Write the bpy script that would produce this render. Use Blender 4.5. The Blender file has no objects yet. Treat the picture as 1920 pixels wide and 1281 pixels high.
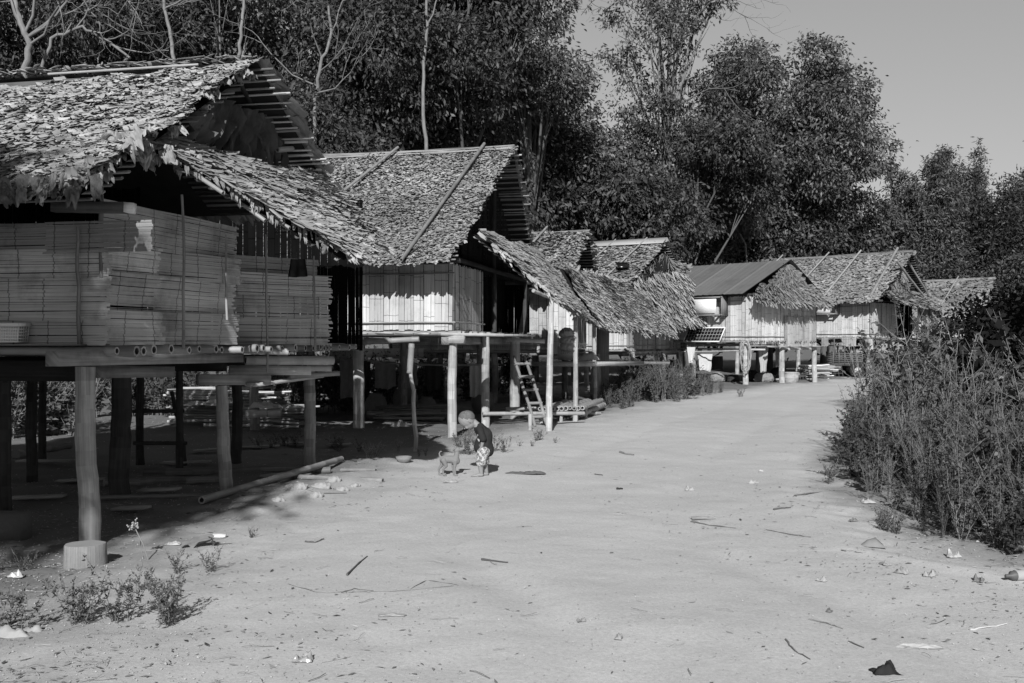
import bpy, math, random
import numpy as np
from mathutils import Vector, Matrix

random.seed(7)
rng = np.random.default_rng(11)
F = 1867.0
EYE = 1.5
SKYLOW, SKYSTR = .24, .195
R_ = math.radians
sc = bpy.context.scene
COL = sc.collection

def V(*a): return np.array(a, float)
def W(px, py, Y):
    """photo pixel at depth Y -> place in the world"""
    return V((px - 960) / F * Y, Y, EYE - (py - 640.5) / F * Y)
def unit(v):
    v = np.asarray(v, float); return v / (np.linalg.norm(v) + 1e-12)
def U(a, b): return random.uniform(a, b)

# ------------------------------------------------------------------ terrain
def _hash(ix, iy, s):
    n = (ix * 374761393 + iy * 668265263 + s * 974711) & 0x7fffffff
    n = ((n ^ (n >> 13)) * 1274126177) & 0x7fffffff
    n = (n ^ (n >> 16)) & 0xffff
    return n / 65535.0
def vnoise(x, y, s=0):
    x = np.asarray(x, float); y = np.asarray(y, float)
    ix = np.floor(x).astype(np.int64); iy = np.floor(y).astype(np.int64)
    fx = x - ix; fy = y - iy
    fx = fx * fx * (3 - 2 * fx); fy = fy * fy * (3 - 2 * fy)
    a = _hash(ix, iy, s); b = _hash(ix + 1, iy, s); c = _hash(ix, iy + 1, s); d = _hash(ix + 1, iy + 1, s)
    return (a * (1 - fx) + b * fx) * (1 - fy) + (c * (1 - fx) + d * fx) * fy - .5
BY = [-30, 0, 5.5, 6.6, 7.2, 9.7, 13.3, 18.7, 28, 41, 60, 600]
BX = [8, 6.5, 4.6, 3.7, 3.2, 3.35, 4.4, 6.7, 10.3, 15.6, 23, 240]
LX = [-3.2, -3.2, -3.0, -2.95, -2.9, -2.5, -1.5, .6, 4.6, 13.4, 20, 200]
def xr(y): return np.interp(y, BY, BX)
def xl(y): return np.interp(y, BY, LX)
def ghn(x, y):
    x = np.asarray(x, float); y = np.asarray(y, float)
    road = np.clip((x - xl(y)) / .9, 0, 1) * np.clip((xr(y) - x) / .9, 0, 1)
    rough = 1 - .72 * road
    h = .07 * vnoise(x / 3.1, y / 3.1, 1) + rough * (.07 * vnoise(x / .9, y / .9, 2) + .045 * vnoise(x / .33, y / .33, 3)) + .028 * rough ** 2 * vnoise(x / .13, y / .13, 4)
    h = h + .0045 * vnoise(x / .2, y / .2, 5) * road + .0035 * vnoise(x / .07, y / .07, 6)
    # spoil bank along the stilts, shallow wheel ruts, verge under the weeds
    bank = np.exp(-((x - xl(y) - .35) / .35) ** 2) * np.exp(-((y - 10.0) / 2.6) ** 2)
    h = h + bank * (.05 + .07 * vnoise(x / .35, y / .35, 9))
    h = h + .05 * np.clip((x - xr(y)) / 1.0, 0, 4)
    for off in (-.9, .9):
        cx = (xl(y) + xr(y)) / 2 + off + .3
        h = h - .02 * np.exp(-((x - cx) / .2) ** 2)
    cx = xr(y) - .75
    h = h + .035 * np.exp(-((x - cx) / .16) ** 2) * (np.exp(-((y - 8.5) / 2.5) ** 2))
    return h
def gh(x, y): return float(ghn(x, y))
def G(px, py, dz=0.0):
    Y = EYE * F / (py - 640.5); X = (px - 960) / F * Y
    for _ in range(4):
        h = gh(X, Y); Y = (EYE - h) * F / (py - 640.5); X = (px - 960) / F * Y
    return V(X, Y, gh(X, Y) + dz)

# ------------------------------------------------------------------ mesh builder
class MB:
    def __init__(s): s.v = []; s.n = 0; s.f = []; s.uv = []; s.t = []; s.m = []
    def add(s, v, f, uv=None, tone=1.0, mat=0):
        v = np.asarray(v, float).reshape(-1, 3); f = np.asarray(f, np.int64)
        if uv is None: uv = np.zeros(f.shape + (2,))
        s.v.append(v); s.f.append(f + s.n); s.uv.append(np.asarray(uv, float).reshape(f.shape + (2,)))
        s.t.append(np.broadcast_to(np.asarray(tone, float), (len(f),)).copy())
        s.m.append(np.full(len(f), mat, np.int32)); s.n += len(v)
    def box(s, c, size, R=None, tone=1.0, mat=0):
        c = np.asarray(c, float); h = np.asarray(size, float) / 2
        sg = np.array([[-1,-1,-1],[1,-1,-1],[1,1,-1],[-1,1,-1],[-1,-1,1],[1,-1,1],[1,1,1],[-1,1,1]], float)
        loc = sg * h
        ax = int(np.argmax(size)); oth = [i for i in range(3) if i != ax]
        v = loc if R is None else loc @ np.asarray(R).T
        f = [[0,3,2,1],[4,5,6,7],[0,1,5,4],[2,3,7,6],[1,2,6,5],[3,0,4,7]]
        o = U(0, 30)
        uv = [[(loc[i][oth[0]] + loc[i][oth[1]] + o, loc[i][ax] + o) for i in q] for q in f]
        s.add(v + c, f, uv, tone, mat)
    def beam(s, p0, p1, w, h, up=(0, 0, 1), tone=1.0, mat=0, twist=0):
        p0 = np.asarray(p0, float); p1 = np.asarray(p1, float)
        y = unit(p1 - p0); up = np.asarray(up, float)
        x = np.cross(y, up)
        if np.linalg.norm(x) < 1e-3: x = np.cross(y, V(1, 0, 0))
        x = unit(x); z = np.cross(x, y)
        if twist: x, z = x * math.cos(twist) + z * math.sin(twist), -x * math.sin(twist) + z * math.cos(twist)
        s.box((p0 + p1) / 2, (w, np.linalg.norm(p1 - p0), h), np.stack([x, y, z], 1), tone, mat)
    def tube(s, pts, rads, n=8, tone=1.0, mat=0, caps=True, squash=1.0):
        pts = np.asarray(pts, float); k = len(pts)
        rads = np.broadcast_to(np.asarray(rads, float), (k,))
        T = np.gradient(pts, axis=0); T /= np.linalg.norm(T, axis=1)[:, None] + 1e-12
        ref = V(0, 0, 1) if abs(T[0][2]) < .9 else V(1, 0, 0)
        x = unit(np.cross(ref, T[0])); a = np.linspace(0, 2 * math.pi, n, endpoint=False)
        rings = []
        for i in range(k):
            x = unit(x - T[i] * np.dot(x, T[i])); y = np.cross(T[i], x)
            rings.append(pts[i] + rads[i] * (np.cos(a)[:, None] * x + squash * np.sin(a)[:, None] * y))
        v = np.concatenate(rings)
        L = np.concatenate([[0], np.cumsum(np.linalg.norm(np.diff(pts, axis=0), axis=1))])
        o = U(0, 30); r0 = float(np.mean(rads)); f = []; uv = []
        for i in range(k - 1):
            for j in range(n):
                j2 = (j + 1) % n
                f.append([i*n+j, i*n+j2, (i+1)*n+j2, (i+1)*n+j])
                u0 = j * 2 * math.pi / n * r0 + o; u1 = (j + 1) * 2 * math.pi / n * r0 + o
                uv.append([(u0, L[i]+o), (u1, L[i]+o), (u1, L[i+1]+o), (u0, L[i+1]+o)])
        s.add(v, f, uv, tone, mat)
        if caps:
            for i, sg in ((0, -1), (k - 1, 1)):
                c = pts[i]; vv = np.concatenate([rings[i], [c + T[i] * sg * rads[i] * .12]])
                s.add(vv, [[j, (j + 1) % n, n] for j in range(n)], None, tone * 1.05, mat)
    def pole(s, p0, p1, r0, r1=None, n=10, wob=.2, tone=1.0, k=9, mat=0):
        r1 = r1 or r0 * .85; p0 = np.asarray(p0, float); p1 = np.asarray(p1, float)
        t = np.linspace(0, 1, k)[:, None]; L = np.linalg.norm(p1 - p0)
        w = np.cumsum(rng.normal(0, 1, (k, 3)), 0); w -= w[0] + (w[-1] - w[0]) * t
        pts = p0 + (p1 - p0) * t + w * r0 * wob * .5
        rr = np.linspace(r0, r1, k) * (1 + rng.normal(0, .02, k))
        tn = np.repeat(tone * (1 + .45 * vnoise(np.arange(k - 1) * .9 + p0[0] * 9, np.zeros(k - 1) + p0[1], 61)), n) * (1 + .3 * (rng.random((k - 1) * n) - .5))
        s.tube(pts, rr, n, tone, mat, caps=True); s.t[-3] = tn
    def bamboo(s, p0, p1, r, n=9, tone=1.0, seg=.3, hollow=(True, True), bend=0.0, mat=0):
        p0 = np.asarray(p0, float); p1 = np.asarray(p1, float); L = np.linalg.norm(p1 - p0); d = (p1 - p0) / L
        ts = [0.0]; x = U(.05, seg)
        rs = [r]
        while x < L - .03:
            ts += [x - .012, x, x + .012]; rs += [r, r * 1.1, r]; x += seg * U(.85, 1.15)
        ts.append(L); rs.append(r * .96)
        ts = np.array(ts)[:, None]
        pts = p0 + d * ts - V(0, 0, 1) * bend * 4 * (ts / L) * (1 - ts / L)
        s.tube(pts, rs, n, tone, mat, caps=False)
        for e, dd, hol in ((pts[0], -d, hollow[0]), (pts[-1], d, hollow[1])):
            ref = V(0, 0, 1) if abs(d[2]) < .9 else V(1, 0, 0)
            a = unit(np.cross(ref, d)); b = np.cross(d, a)
            an = np.linspace(0, 2 * math.pi, n, endpoint=False)
            c = np.cos(an)[:, None] * a + np.sin(an)[:, None] * b
            o = e + c * r; i_ = e + c * r * .62; back = e + c * r * .6 - dd * .05
            f = [[j, (j+1) % n, n+(j+1) % n, n+j] for j in range(n)]
            s.add(np.concatenate([o, i_]), f, None, tone * 1.15, mat)
            s.add(np.concatenate([i_, back]), f, None, tone * (.25 if hol else .8), mat)  # hollow ends toned dark inside to imitate shade in the bore
            s.add(np.concatenate([back, [back.mean(0)]]), [[j, (j+1) % n, n] for j in range(n)], None, tone * (.1 if hol else .7), mat)
    def build(s, name, mats, parent=None, smooth=False, origin=None):
        v = np.concatenate(s.v) if s.v else np.zeros((0, 3))
        me = bpy.data.meshes.new(name)
        M = None
        if parent is not None: M = np.array(MW[parent.name].inverted())
        elif origin is not None: M = np.array(Matrix.Translation(Vector(origin)).inverted())
        if M is not None: v = v @ M[:3, :3].T + M[:3, 3]
        nl = sum(f.size for f in s.f); npoly = sum(len(f) for f in s.f)
        me.vertices.add(len(v)); me.loops.add(nl); me.polygons.add(npoly)
        me.vertices.foreach_set("co", v.astype(np.float32).ravel())
        me.loops.foreach_set("vertex_index", np.concatenate([f.ravel() for f in s.f]).astype(np.int32))
        tot = np.concatenate([np.full(len(f), f.shape[1], np.int32) for f in s.f])
        st = np.concatenate([[0], np.cumsum(tot)[:-1]]).astype(np.int32)
        me.polygons.foreach_set("loop_start", st)
        me.polygons.foreach_set("material_index", np.concatenate(s.m))
        me.update(calc_edges=True)
        uvl = me.uv_layers.new(name="UVMap")
        uvl.data.foreach_set("uv", np.concatenate([u.ravel() for u in s.uv]).astype(np.float32))
        at = me.attributes.new("tone", 'FLOAT', 'FACE'); at.data.foreach_set("value", np.concatenate(s.t).astype(np.float32))
        if smooth: me.polygons.foreach_set("use_smooth", np.ones(npoly, bool))
        for m in (mats if isinstance(mats, (list, tuple)) else [mats]): me.materials.append(m)
        o = bpy.data.objects.new(name, me); COL.objects.link(o)
        if parent is not None: o.parent = parent
        elif origin is not None: o.location = Vector(origin)
        MW[o.name] = (MW[parent.name] if parent is not None else Matrix.Translation(Vector(origin if origin is not None else (0, 0, 0))))
        return o
MW = {}
def tag(o, label=None, cat=None, group=None, kind=None):
    if label: o["label"] = label
    if cat: o["category"] = cat
    if group: o["group"] = group
    if kind: o["kind"] = kind
    return o
def thing(name, label, cat, loc=(0, 0, 0), rz=0.0, group=None):
    o = bpy.data.objects.new(name, None); COL.objects.link(o)
    o.location = Vector(loc); o.rotation_euler = (0, 0, rz); o.empty_display_size = .2
    MW[o.name] = Matrix.Translation(Vector(loc)) @ Matrix.Rotation(rz, 4, 'Z')
    return tag(o, label, cat, group)
def one(name, mb, mat, label, cat, origin, group=None, kind=None, smooth=False):
    return tag(mb.build(name, mat, None, smooth, origin), label, cat, group, kind)

# ------------------------------------------------------------------ materials (all neutral greys: a black and white photograph)
def newmat(name):
    m = bpy.data.materials.new(name); m.use_nodes = True
    nt = m.node_tree; nt.nodes.clear(); return m, nt
def mat(name, val, var=.35, vscale=6.0, streak=None, node=0.0, rough=.85, bump=.0, bscale=60.0, spec=.25, trans=0.0, dirt=.0, dark=None, coat=0, metal=0):
    """val base albedo; tone attribute multiplies it; blotches; streaks along UV v; node rings along v; bump"""
    m, nt = newmat(name); N = nt.nodes.new; L = nt.links.new
    out = N('ShaderNodeOutputMaterial'); at = N('ShaderNodeAttribute'); at.attribute_name = 'tone'
    tc = N('ShaderNodeTexCoord')
    def math_(op, a, b, c=None):
        n = N('ShaderNodeMath'); n.operation = op
        for i, x in enumerate((a, b, c)):
            if x is None: continue
            if isinstance(x, (int, float)): n.inputs[i].default_value = x
            else: L(x, n.inputs[i])
        return n.outputs[0]
    def noise(vec, scale, detail=5, rough_=.6):
        n = N('ShaderNodeTexNoise'); n.inputs['Scale'].default_value = scale; n.inputs['Detail'].default_value = detail
        n.inputs['Roughness'].default_value = rough_; L(vec, n.inputs['Vector']); return n.outputs[0]
    n1 = noise(tc.outputs['Object'], vscale)
    f = math_('MULTIPLY_ADD', n1, 2 * var, 1 - var)
    f = math_('MAXIMUM', f, .05)
    x = math_('MULTIPLY', at.outputs['Fac'], f)
    hgt = None
    if streak:
        mp = N('ShaderNodeMapping'); mp.inputs['Scale'].default_value = (streak[0], streak[1], 1); L(tc.outputs['UV'], mp.inputs[0])
        n2 = noise(mp.outputs[0], 1.0, 4, .65); hgt = n2
        s_ = math_('MULTIPLY_ADD', n2, 2 * streak[2] * 1.6, 1 - streak[2] * 1.6)
        s_ = math_('MAXIMUM', s_, .08); x = math_('MULTIPLY', x, s_)
    if node:
        sp = N('ShaderNodeSeparateXYZ'); L(tc.outputs['UV'], sp.inputs[0])
        wv = noise(tc.outputs['UV'], 5.0, 2)
        v = math_('MULTIPLY_ADD', wv, .05, sp.outputs[1])
        fr = math_('FRACT', math_('DIVIDE', v, node), 0)
        d = math_('ABSOLUTE', math_('SUBTRACT', fr, .5), 0)
        lt = math_('LESS_THAN', d, .017 * .35 / node)
        x = math_('MULTIPLY', x, math_('MULTIPLY_ADD', lt, -.55, 1))
    if dirt:
        n3 = noise(tc.outputs['Object'], 1.7, 6, .7)
        g = N('ShaderNodeMapRange'); g.inputs[1].default_value = .5; g.inputs[2].default_value = .68; L(n3, g.inputs[0])
        x = math_('MULTIPLY', x, math_('MULTIPLY_ADD', g.outputs[0], -dirt, 1))
    x = math_('MULTIPLY', x, val); x = math_('MINIMUM', x, .85)
    cc = N('ShaderNodeCombineColor')
    for i in range(3): L(x, cc.inputs[i])
    b = N('ShaderNodeBsdfPrincipled'); L(cc.outputs[0], b.inputs['Base Color'])
    b.inputs['Roughness'].default_value = rough; b.inputs['Specular IOR Level'].default_value = spec; b.inputs['Metallic'].default_value = metal
    if bump:
        n4 = hgt if (streak and bump < 0) else noise(tc.outputs['Object'], bscale, 4)
        bp = N('ShaderNodeBump'); bp.inputs['Strength'].default_value = abs(bump); bp.inputs['Distance'].default_value = .01
        L(n4, bp.inputs['Height']); L(bp.outputs[0], b.inputs['Normal'])
    if trans:
        tr = N('ShaderNodeBsdfTranslucent'); L(cc.outputs[0], tr.inputs[0])
        mx = N('ShaderNodeMixShader'); mx.inputs[0].default_value = trans; L(b.outputs[0], mx.inputs[1]); L(tr.outputs[0], mx.inputs[2]); L(mx.outputs[0], out.inputs[0])
    else: L(b.outputs[0], out.inputs[0])
    return m
M = {}
M['thatch'] = mat('leaf_thatch', .31, .35, 3.0, streak=(60, 8, .35), rough=.75, spec=.3)
M['thatch_old'] = mat('old_leaf_thatch', .25, .35, 2.0, streak=(60, 8, .35), rough=.8, spec=.2)
M['under'] = mat('thatch_underside', .04, .4, 5.0, rough=.95, spec=0)  # albedo kept very low so the roof space reads as shaded
M['board'] = mat('split_bamboo', .55, .2, 1.6, streak=(90, 1.2, .25), node=.36, rough=.6, bump=-.5, spec=.3, dirt=.25)
M['sheet'] = mat('woven_bamboo_sheet', .50, .3, 2.2, streak=(150, 1.3, .40), node=.30, rough=.65, bump=-.6, spec=.3, dirt=.5)
M['sheetdark'] = mat('shade_dark_bamboo', .035, .4, 2.2, streak=(110, 1.6, .3), node=.28, rough=.9, dirt=.4, spec=0)  # interior shade painted in as near-black albedo
M['wood'] = mat('weathered_wood', .37, .3, 6.0, streak=(34, .9, .5), rough=.85, bump=-1.0, spec=.15, dirt=.3)
M['wooddark'] = mat('shade_dark_wood', .08, .4, 4.0, streak=(34, 1.0, .4), rough=.9, bump=-.5, spec=.02)  # low albedo puts shade into roof frames, joists and inner stilts
M['bamboo'] = mat('bamboo_culm', .36, .25, 5.0, streak=(50, 1.5, .22), rough=.5, spec=.4, dirt=.3)
M['tin'] = mat('grey_sheet_metal', .16, .18, 1.3, rough=.5, spec=.5, dirt=.15)
M['tincap'] = mat('pale_ridge_sheet', .36, .15, 1.5, rough=.5, spec=.5)
M['white'] = mat('white_plastic', .8, .06, 6, rough=.5, spec=.4)
M['cloth'] = mat('pale_cloth', .5, .2, 14, rough=.95, spec=.05)
M['clothdark'] = mat('dark_cloth', .045, .35, 20, rough=.95, spec=.05)
M['clothgrey'] = mat('grey_cloth', .25, .3, 14, rough=.95, spec=.05)
M['film'] = mat('crumpled_plastic', .42, .3, 18, rough=.25, spec=.6)
M['dark'] = mat('dark_surface', .02, .3, 10, rough=.8)
M['cell'] = mat('solar_cell', .012, .2, 10, rough=.25, spec=.6)
M['metal'] = mat('painted_steel', .10, .3, 10, rough=.55, spec=.4)
M['rubber'] = mat('rubber', .03, .3, 10, rough=.8)
M['rim'] = mat('wheel_rim', .5, .2, 10, rough=.5)
M['stone'] = mat('stone', .35, .3, 20, rough=.95, bump=.5)
M['bark'] = mat('pale_bark', .22, .45, 5, streak=(30, 3, .35), rough=.9, bump=.4, spec=.1)
M['barkdark'] = mat('dark_bark', .12, .4, 5, streak=(30, 3, .35), rough=.9, bump=.4, spec=.1)
M['leafA'] = mat('tree_leaf', .118, .35, 1.2, rough=.6, spec=.2, trans=.12)
M['leafB'] = mat('dense_leaf', .075, .35, 1.2, rough=.6, spec=.2, trans=.1)
M['leafC'] = mat('pale_leaf', .12, .35, .9, rough=.5, spec=.4, trans=.3)
M['weed'] = mat('weed_leaf', .09, .4, 1.5, rough=.6, spec=.3, trans=.25)
M['stem'] = mat('weed_stem', .21, .35, 3, rough=.7, spec=.2)
M['hedge'] = mat('shaded_leaf', .02, .35, 1.5, rough=.9, spec=.0, trans=.15)  # leaf colour lowered almost to black to carry the hedge's shade
M['dry'] = mat('dry_litter', .30, .5, 14, rough=.9, spec=.1)
M['skin'] = mat('skin', .26, .12, 8, rough=.55, spec=.35)
M['hair'] = mat('short_hair', .13, .55, 45, rough=.7, spec=.2)
M['fur'] = mat('tan_fur', .22, .22, 9, rough=.85, bump=.4, bscale=150, spec=.1)
M['shirt'] = mat('black_shirt', .03, .3, 14, rough=.9, spec=.1)

def mat_shorts():
    m, nt = newmat('printed_shorts'); N = nt.nodes.new; L = nt.links.new
    out = N('ShaderNodeOutputMaterial'); b = N('ShaderNodeBsdfPrincipled'); tc = N('ShaderNodeTexCoord')
    n = N('ShaderNodeTexNoise'); n.inputs['Scale'].default_value = 42; n.inputs['Detail'].default_value = 1.5; L(tc.outputs['Object'], n.inputs[0])
    r = N('ShaderNodeValToRGB'); r.color_ramp.elements[0].position = .46; r.color_ramp.elements[0].color = (.16, .16, .16, 1)
    r.color_ramp.elements[1].position = .5; r.color_ramp.elements[1].color = (.5, .5, .5, 1)
    L(n.outputs[0], r.inputs[0]); L(r.outputs[0], b.inputs['Base Color']); b.inputs['Roughness'].default_value = .9
    L(b.outputs[0], out.inputs[0]); return m
M['shorts'] = mat_shorts()

def mat_ground():
    m, nt = newmat('dusty_earth'); N = nt.nodes.new; L = nt.links.new
    out = N('ShaderNodeOutputMaterial'); b = N('ShaderNodeBsdfPrincipled'); tc = N('ShaderNodeTexCoord')
    at = N('ShaderNodeAttribute'); at.attribute_name = 'tone'
    def noise(scale, detail, ro=.6):
        n = N('ShaderNodeTexNoise'); n.inputs['Scale'].default_value = scale; n.inputs['Detail'].default_value = detail
        n.inputs['Roughness'].default_value = ro; L(tc.outputs['Object'], n.inputs[0]); return n.outputs[0]
    def ma(op, a, b_, c=None):
        n = N('ShaderNodeMath'); n.operation = op
        for i, x in enumerate((a, b_, c)):
            if x is None: continue
            if isinstance(x, (int, float)): n.inputs[i].default_value = x
            else: L(x, n.inputs[i])
        return n.outputs[0]
    big = noise(.35, 4); mid = noise(2.5, 6, .7); fine = noise(45, 5, .75); grit = noise(230, 2)
    x = ma('MULTIPLY_ADD', big, .34, .82); x = ma('MULTIPLY', x, ma('MULTIPLY_ADD', mid, .14, .93))
    x = ma('MULTIPLY', x, ma('MULTIPLY_ADD', fine, .7, .65)); x = ma('MULTIPLY', x, ma('MULTIPLY_ADD', grit, .6, .70))
    # scattered dark crumbs
    vo = N('ShaderNodeTexVoronoi'); vo.inputs['Scale'].default_value = 26; L(tc.outputs['Object'], vo.inputs[0])
    sp = N('ShaderNodeSeparateColor'); L(vo.outputs['Color'], sp.inputs[0])
    hit = ma('MULTIPLY', ma('LESS_THAN', vo.outputs['Distance'], .16), ma('GREATER_THAN', sp.outputs[0], .82))
    x = ma('MULTIPLY', x, ma('MULTIPLY_ADD', hit, -.18, 1))
    hit2 = ma('MULTIPLY', ma('LESS_THAN', vo.outputs['Distance'], .12), ma('LESS_THAN', sp.outputs[0], .05))
    x = ma('MULTIPLY', x, ma('MULTIPLY_ADD', hit2, .15, 1))
    x = ma('MULTIPLY', x, ma('MULTIPLY', at.outputs['Fac'], .525))
    cc = N('ShaderNodeCombineColor')
    for i in range(3): L(x, cc.inputs[i])
    L(cc.outputs[0], b.inputs['Base Color']); b.inputs['Roughness'].default_value = .95; b.inputs['Specular IOR Level'].default_value = .1
    h = ma('ADD', ma('MULTIPLY', mid, 2.2), ma('ADD', ma('MULTIPLY', fine, .55), ma('MULTIPLY', grit, .15)))
    bp = N('ShaderNodeBump'); bp.inputs['Strength'].default_value = .42; bp.inputs['Distance'].default_value = .010
    L(h, bp.inputs['Height']); L(bp.outputs[0], b.inputs['Normal']); L(b.outputs[0], out.inputs[0]); return m
M['ground'] = mat_ground()

# ------------------------------------------------------------------ camera, light, sky
cam = bpy.data.cameras.new("camera"); cam.sensor_width = 36; cam.lens = 36 * F / 1920; cam.clip_end = 3000; cam.clip_start = .05
co = bpy.data.objects.new("camera", cam); COL.objects.link(co); co.location = (0, 0, EYE); co.rotation_euler = (R_(90), 0, 0)
sc.camera = co
SUN_EL, SUN_AZ = 31.0, 5.0
sd = Vector((math.sin(R_(SUN_AZ)) * math.cos(R_(SUN_EL)), math.cos(R_(SUN_AZ)) * math.cos(R_(SUN_EL)), -math.sin(R_(SUN_EL))))
sl = bpy.data.lights.new("sun", 'SUN'); sl.energy = 5.0; sl.angle = R_(.55); sl.color = (1, 1, 1)
so = bpy.data.objects.new("sun", sl); COL.objects.link(so); so.rotation_euler = sd.to_track_quat('-Z', 'Y').to_euler(); so.location = (-5, -20, 20)
w = bpy.data.worlds.new("World"); sc.world = w; w.use_nodes = True
nt = w.node_tree; nt.nodes.clear(); N = nt.nodes.new; L = nt.links.new
sky = N('ShaderNodeTexSky'); sky.sky_type = 'NISHITA'; sky.sun_disc = False; sky.sun_elevation = R_(SUN_EL); sky.sun_rotation = R_(180 + SUN_AZ)
sky.dust_density = 1.5
bw = N('ShaderNodeRGBToBW'); L(sky.outputs[0], bw.inputs[0])
tc = N('ShaderNodeTexCoord'); sp = N('ShaderNodeSeparateXYZ'); L(tc.outputs['Generated'], sp.inputs[0])
mr = N('ShaderNodeMapRange'); mr.interpolation_type = 'SMOOTHSTEP'
for i, x in enumerate((-.1, .6, SKYLOW, 1.0)): mr.inputs[i + 1].default_value = x
L(sp.outputs[1], mr.inputs[0])
mz = N('ShaderNodeMapRange'); mz.interpolation_type = 'SMOOTHSTEP'
for i, x in enumerate((.38, .62, 1.0, .33)): mz.inputs[i + 1].default_value = x
L(sp.outputs[2], mz.inputs[0])
m1 = N('ShaderNodeMath'); m1.operation = 'MULTIPLY'; L(mr.outputs[0], m1.inputs[0]); L(mz.outputs[0], m1.inputs[1])
m2 = N('ShaderNodeMath'); m2.operation = 'MULTIPLY'; L(bw.outputs[0], m2.inputs[0]); L(m1.outputs[0], m2.inputs[1])
m3 = N('ShaderNodeMath'); m3.operation = 'POWER'; L(m2.outputs[0], m3.inputs[0]); m3.inputs[1].default_value = .6
bg = N('ShaderNodeBackground'); bg.inputs[1].default_value = SKYSTR; L(m3.outputs[0], bg.inputs[0])
wo = N('ShaderNodeOutputWorld'); L(bg.outputs[0], wo.inputs[0])
sc.view_settings.view_transform = 'Standard'; sc.view_settings.look = 'None'; sc.view_settings.exposure = 0
sc.render.engine = 'CYCLES'; sc.cycles.max_bounces = 4; sc.cycles.diffuse_bounces = 2; sc.cycles.glossy_bounces = 1
sc.cycles.transmission_bounces = 2; sc.cycles.transparent_max_bounces = 4; sc.cycles.use_denoising = True
sc.cycles.use_adaptive_sampling = True; sc.cycles.adaptive_threshold = .02
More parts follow.
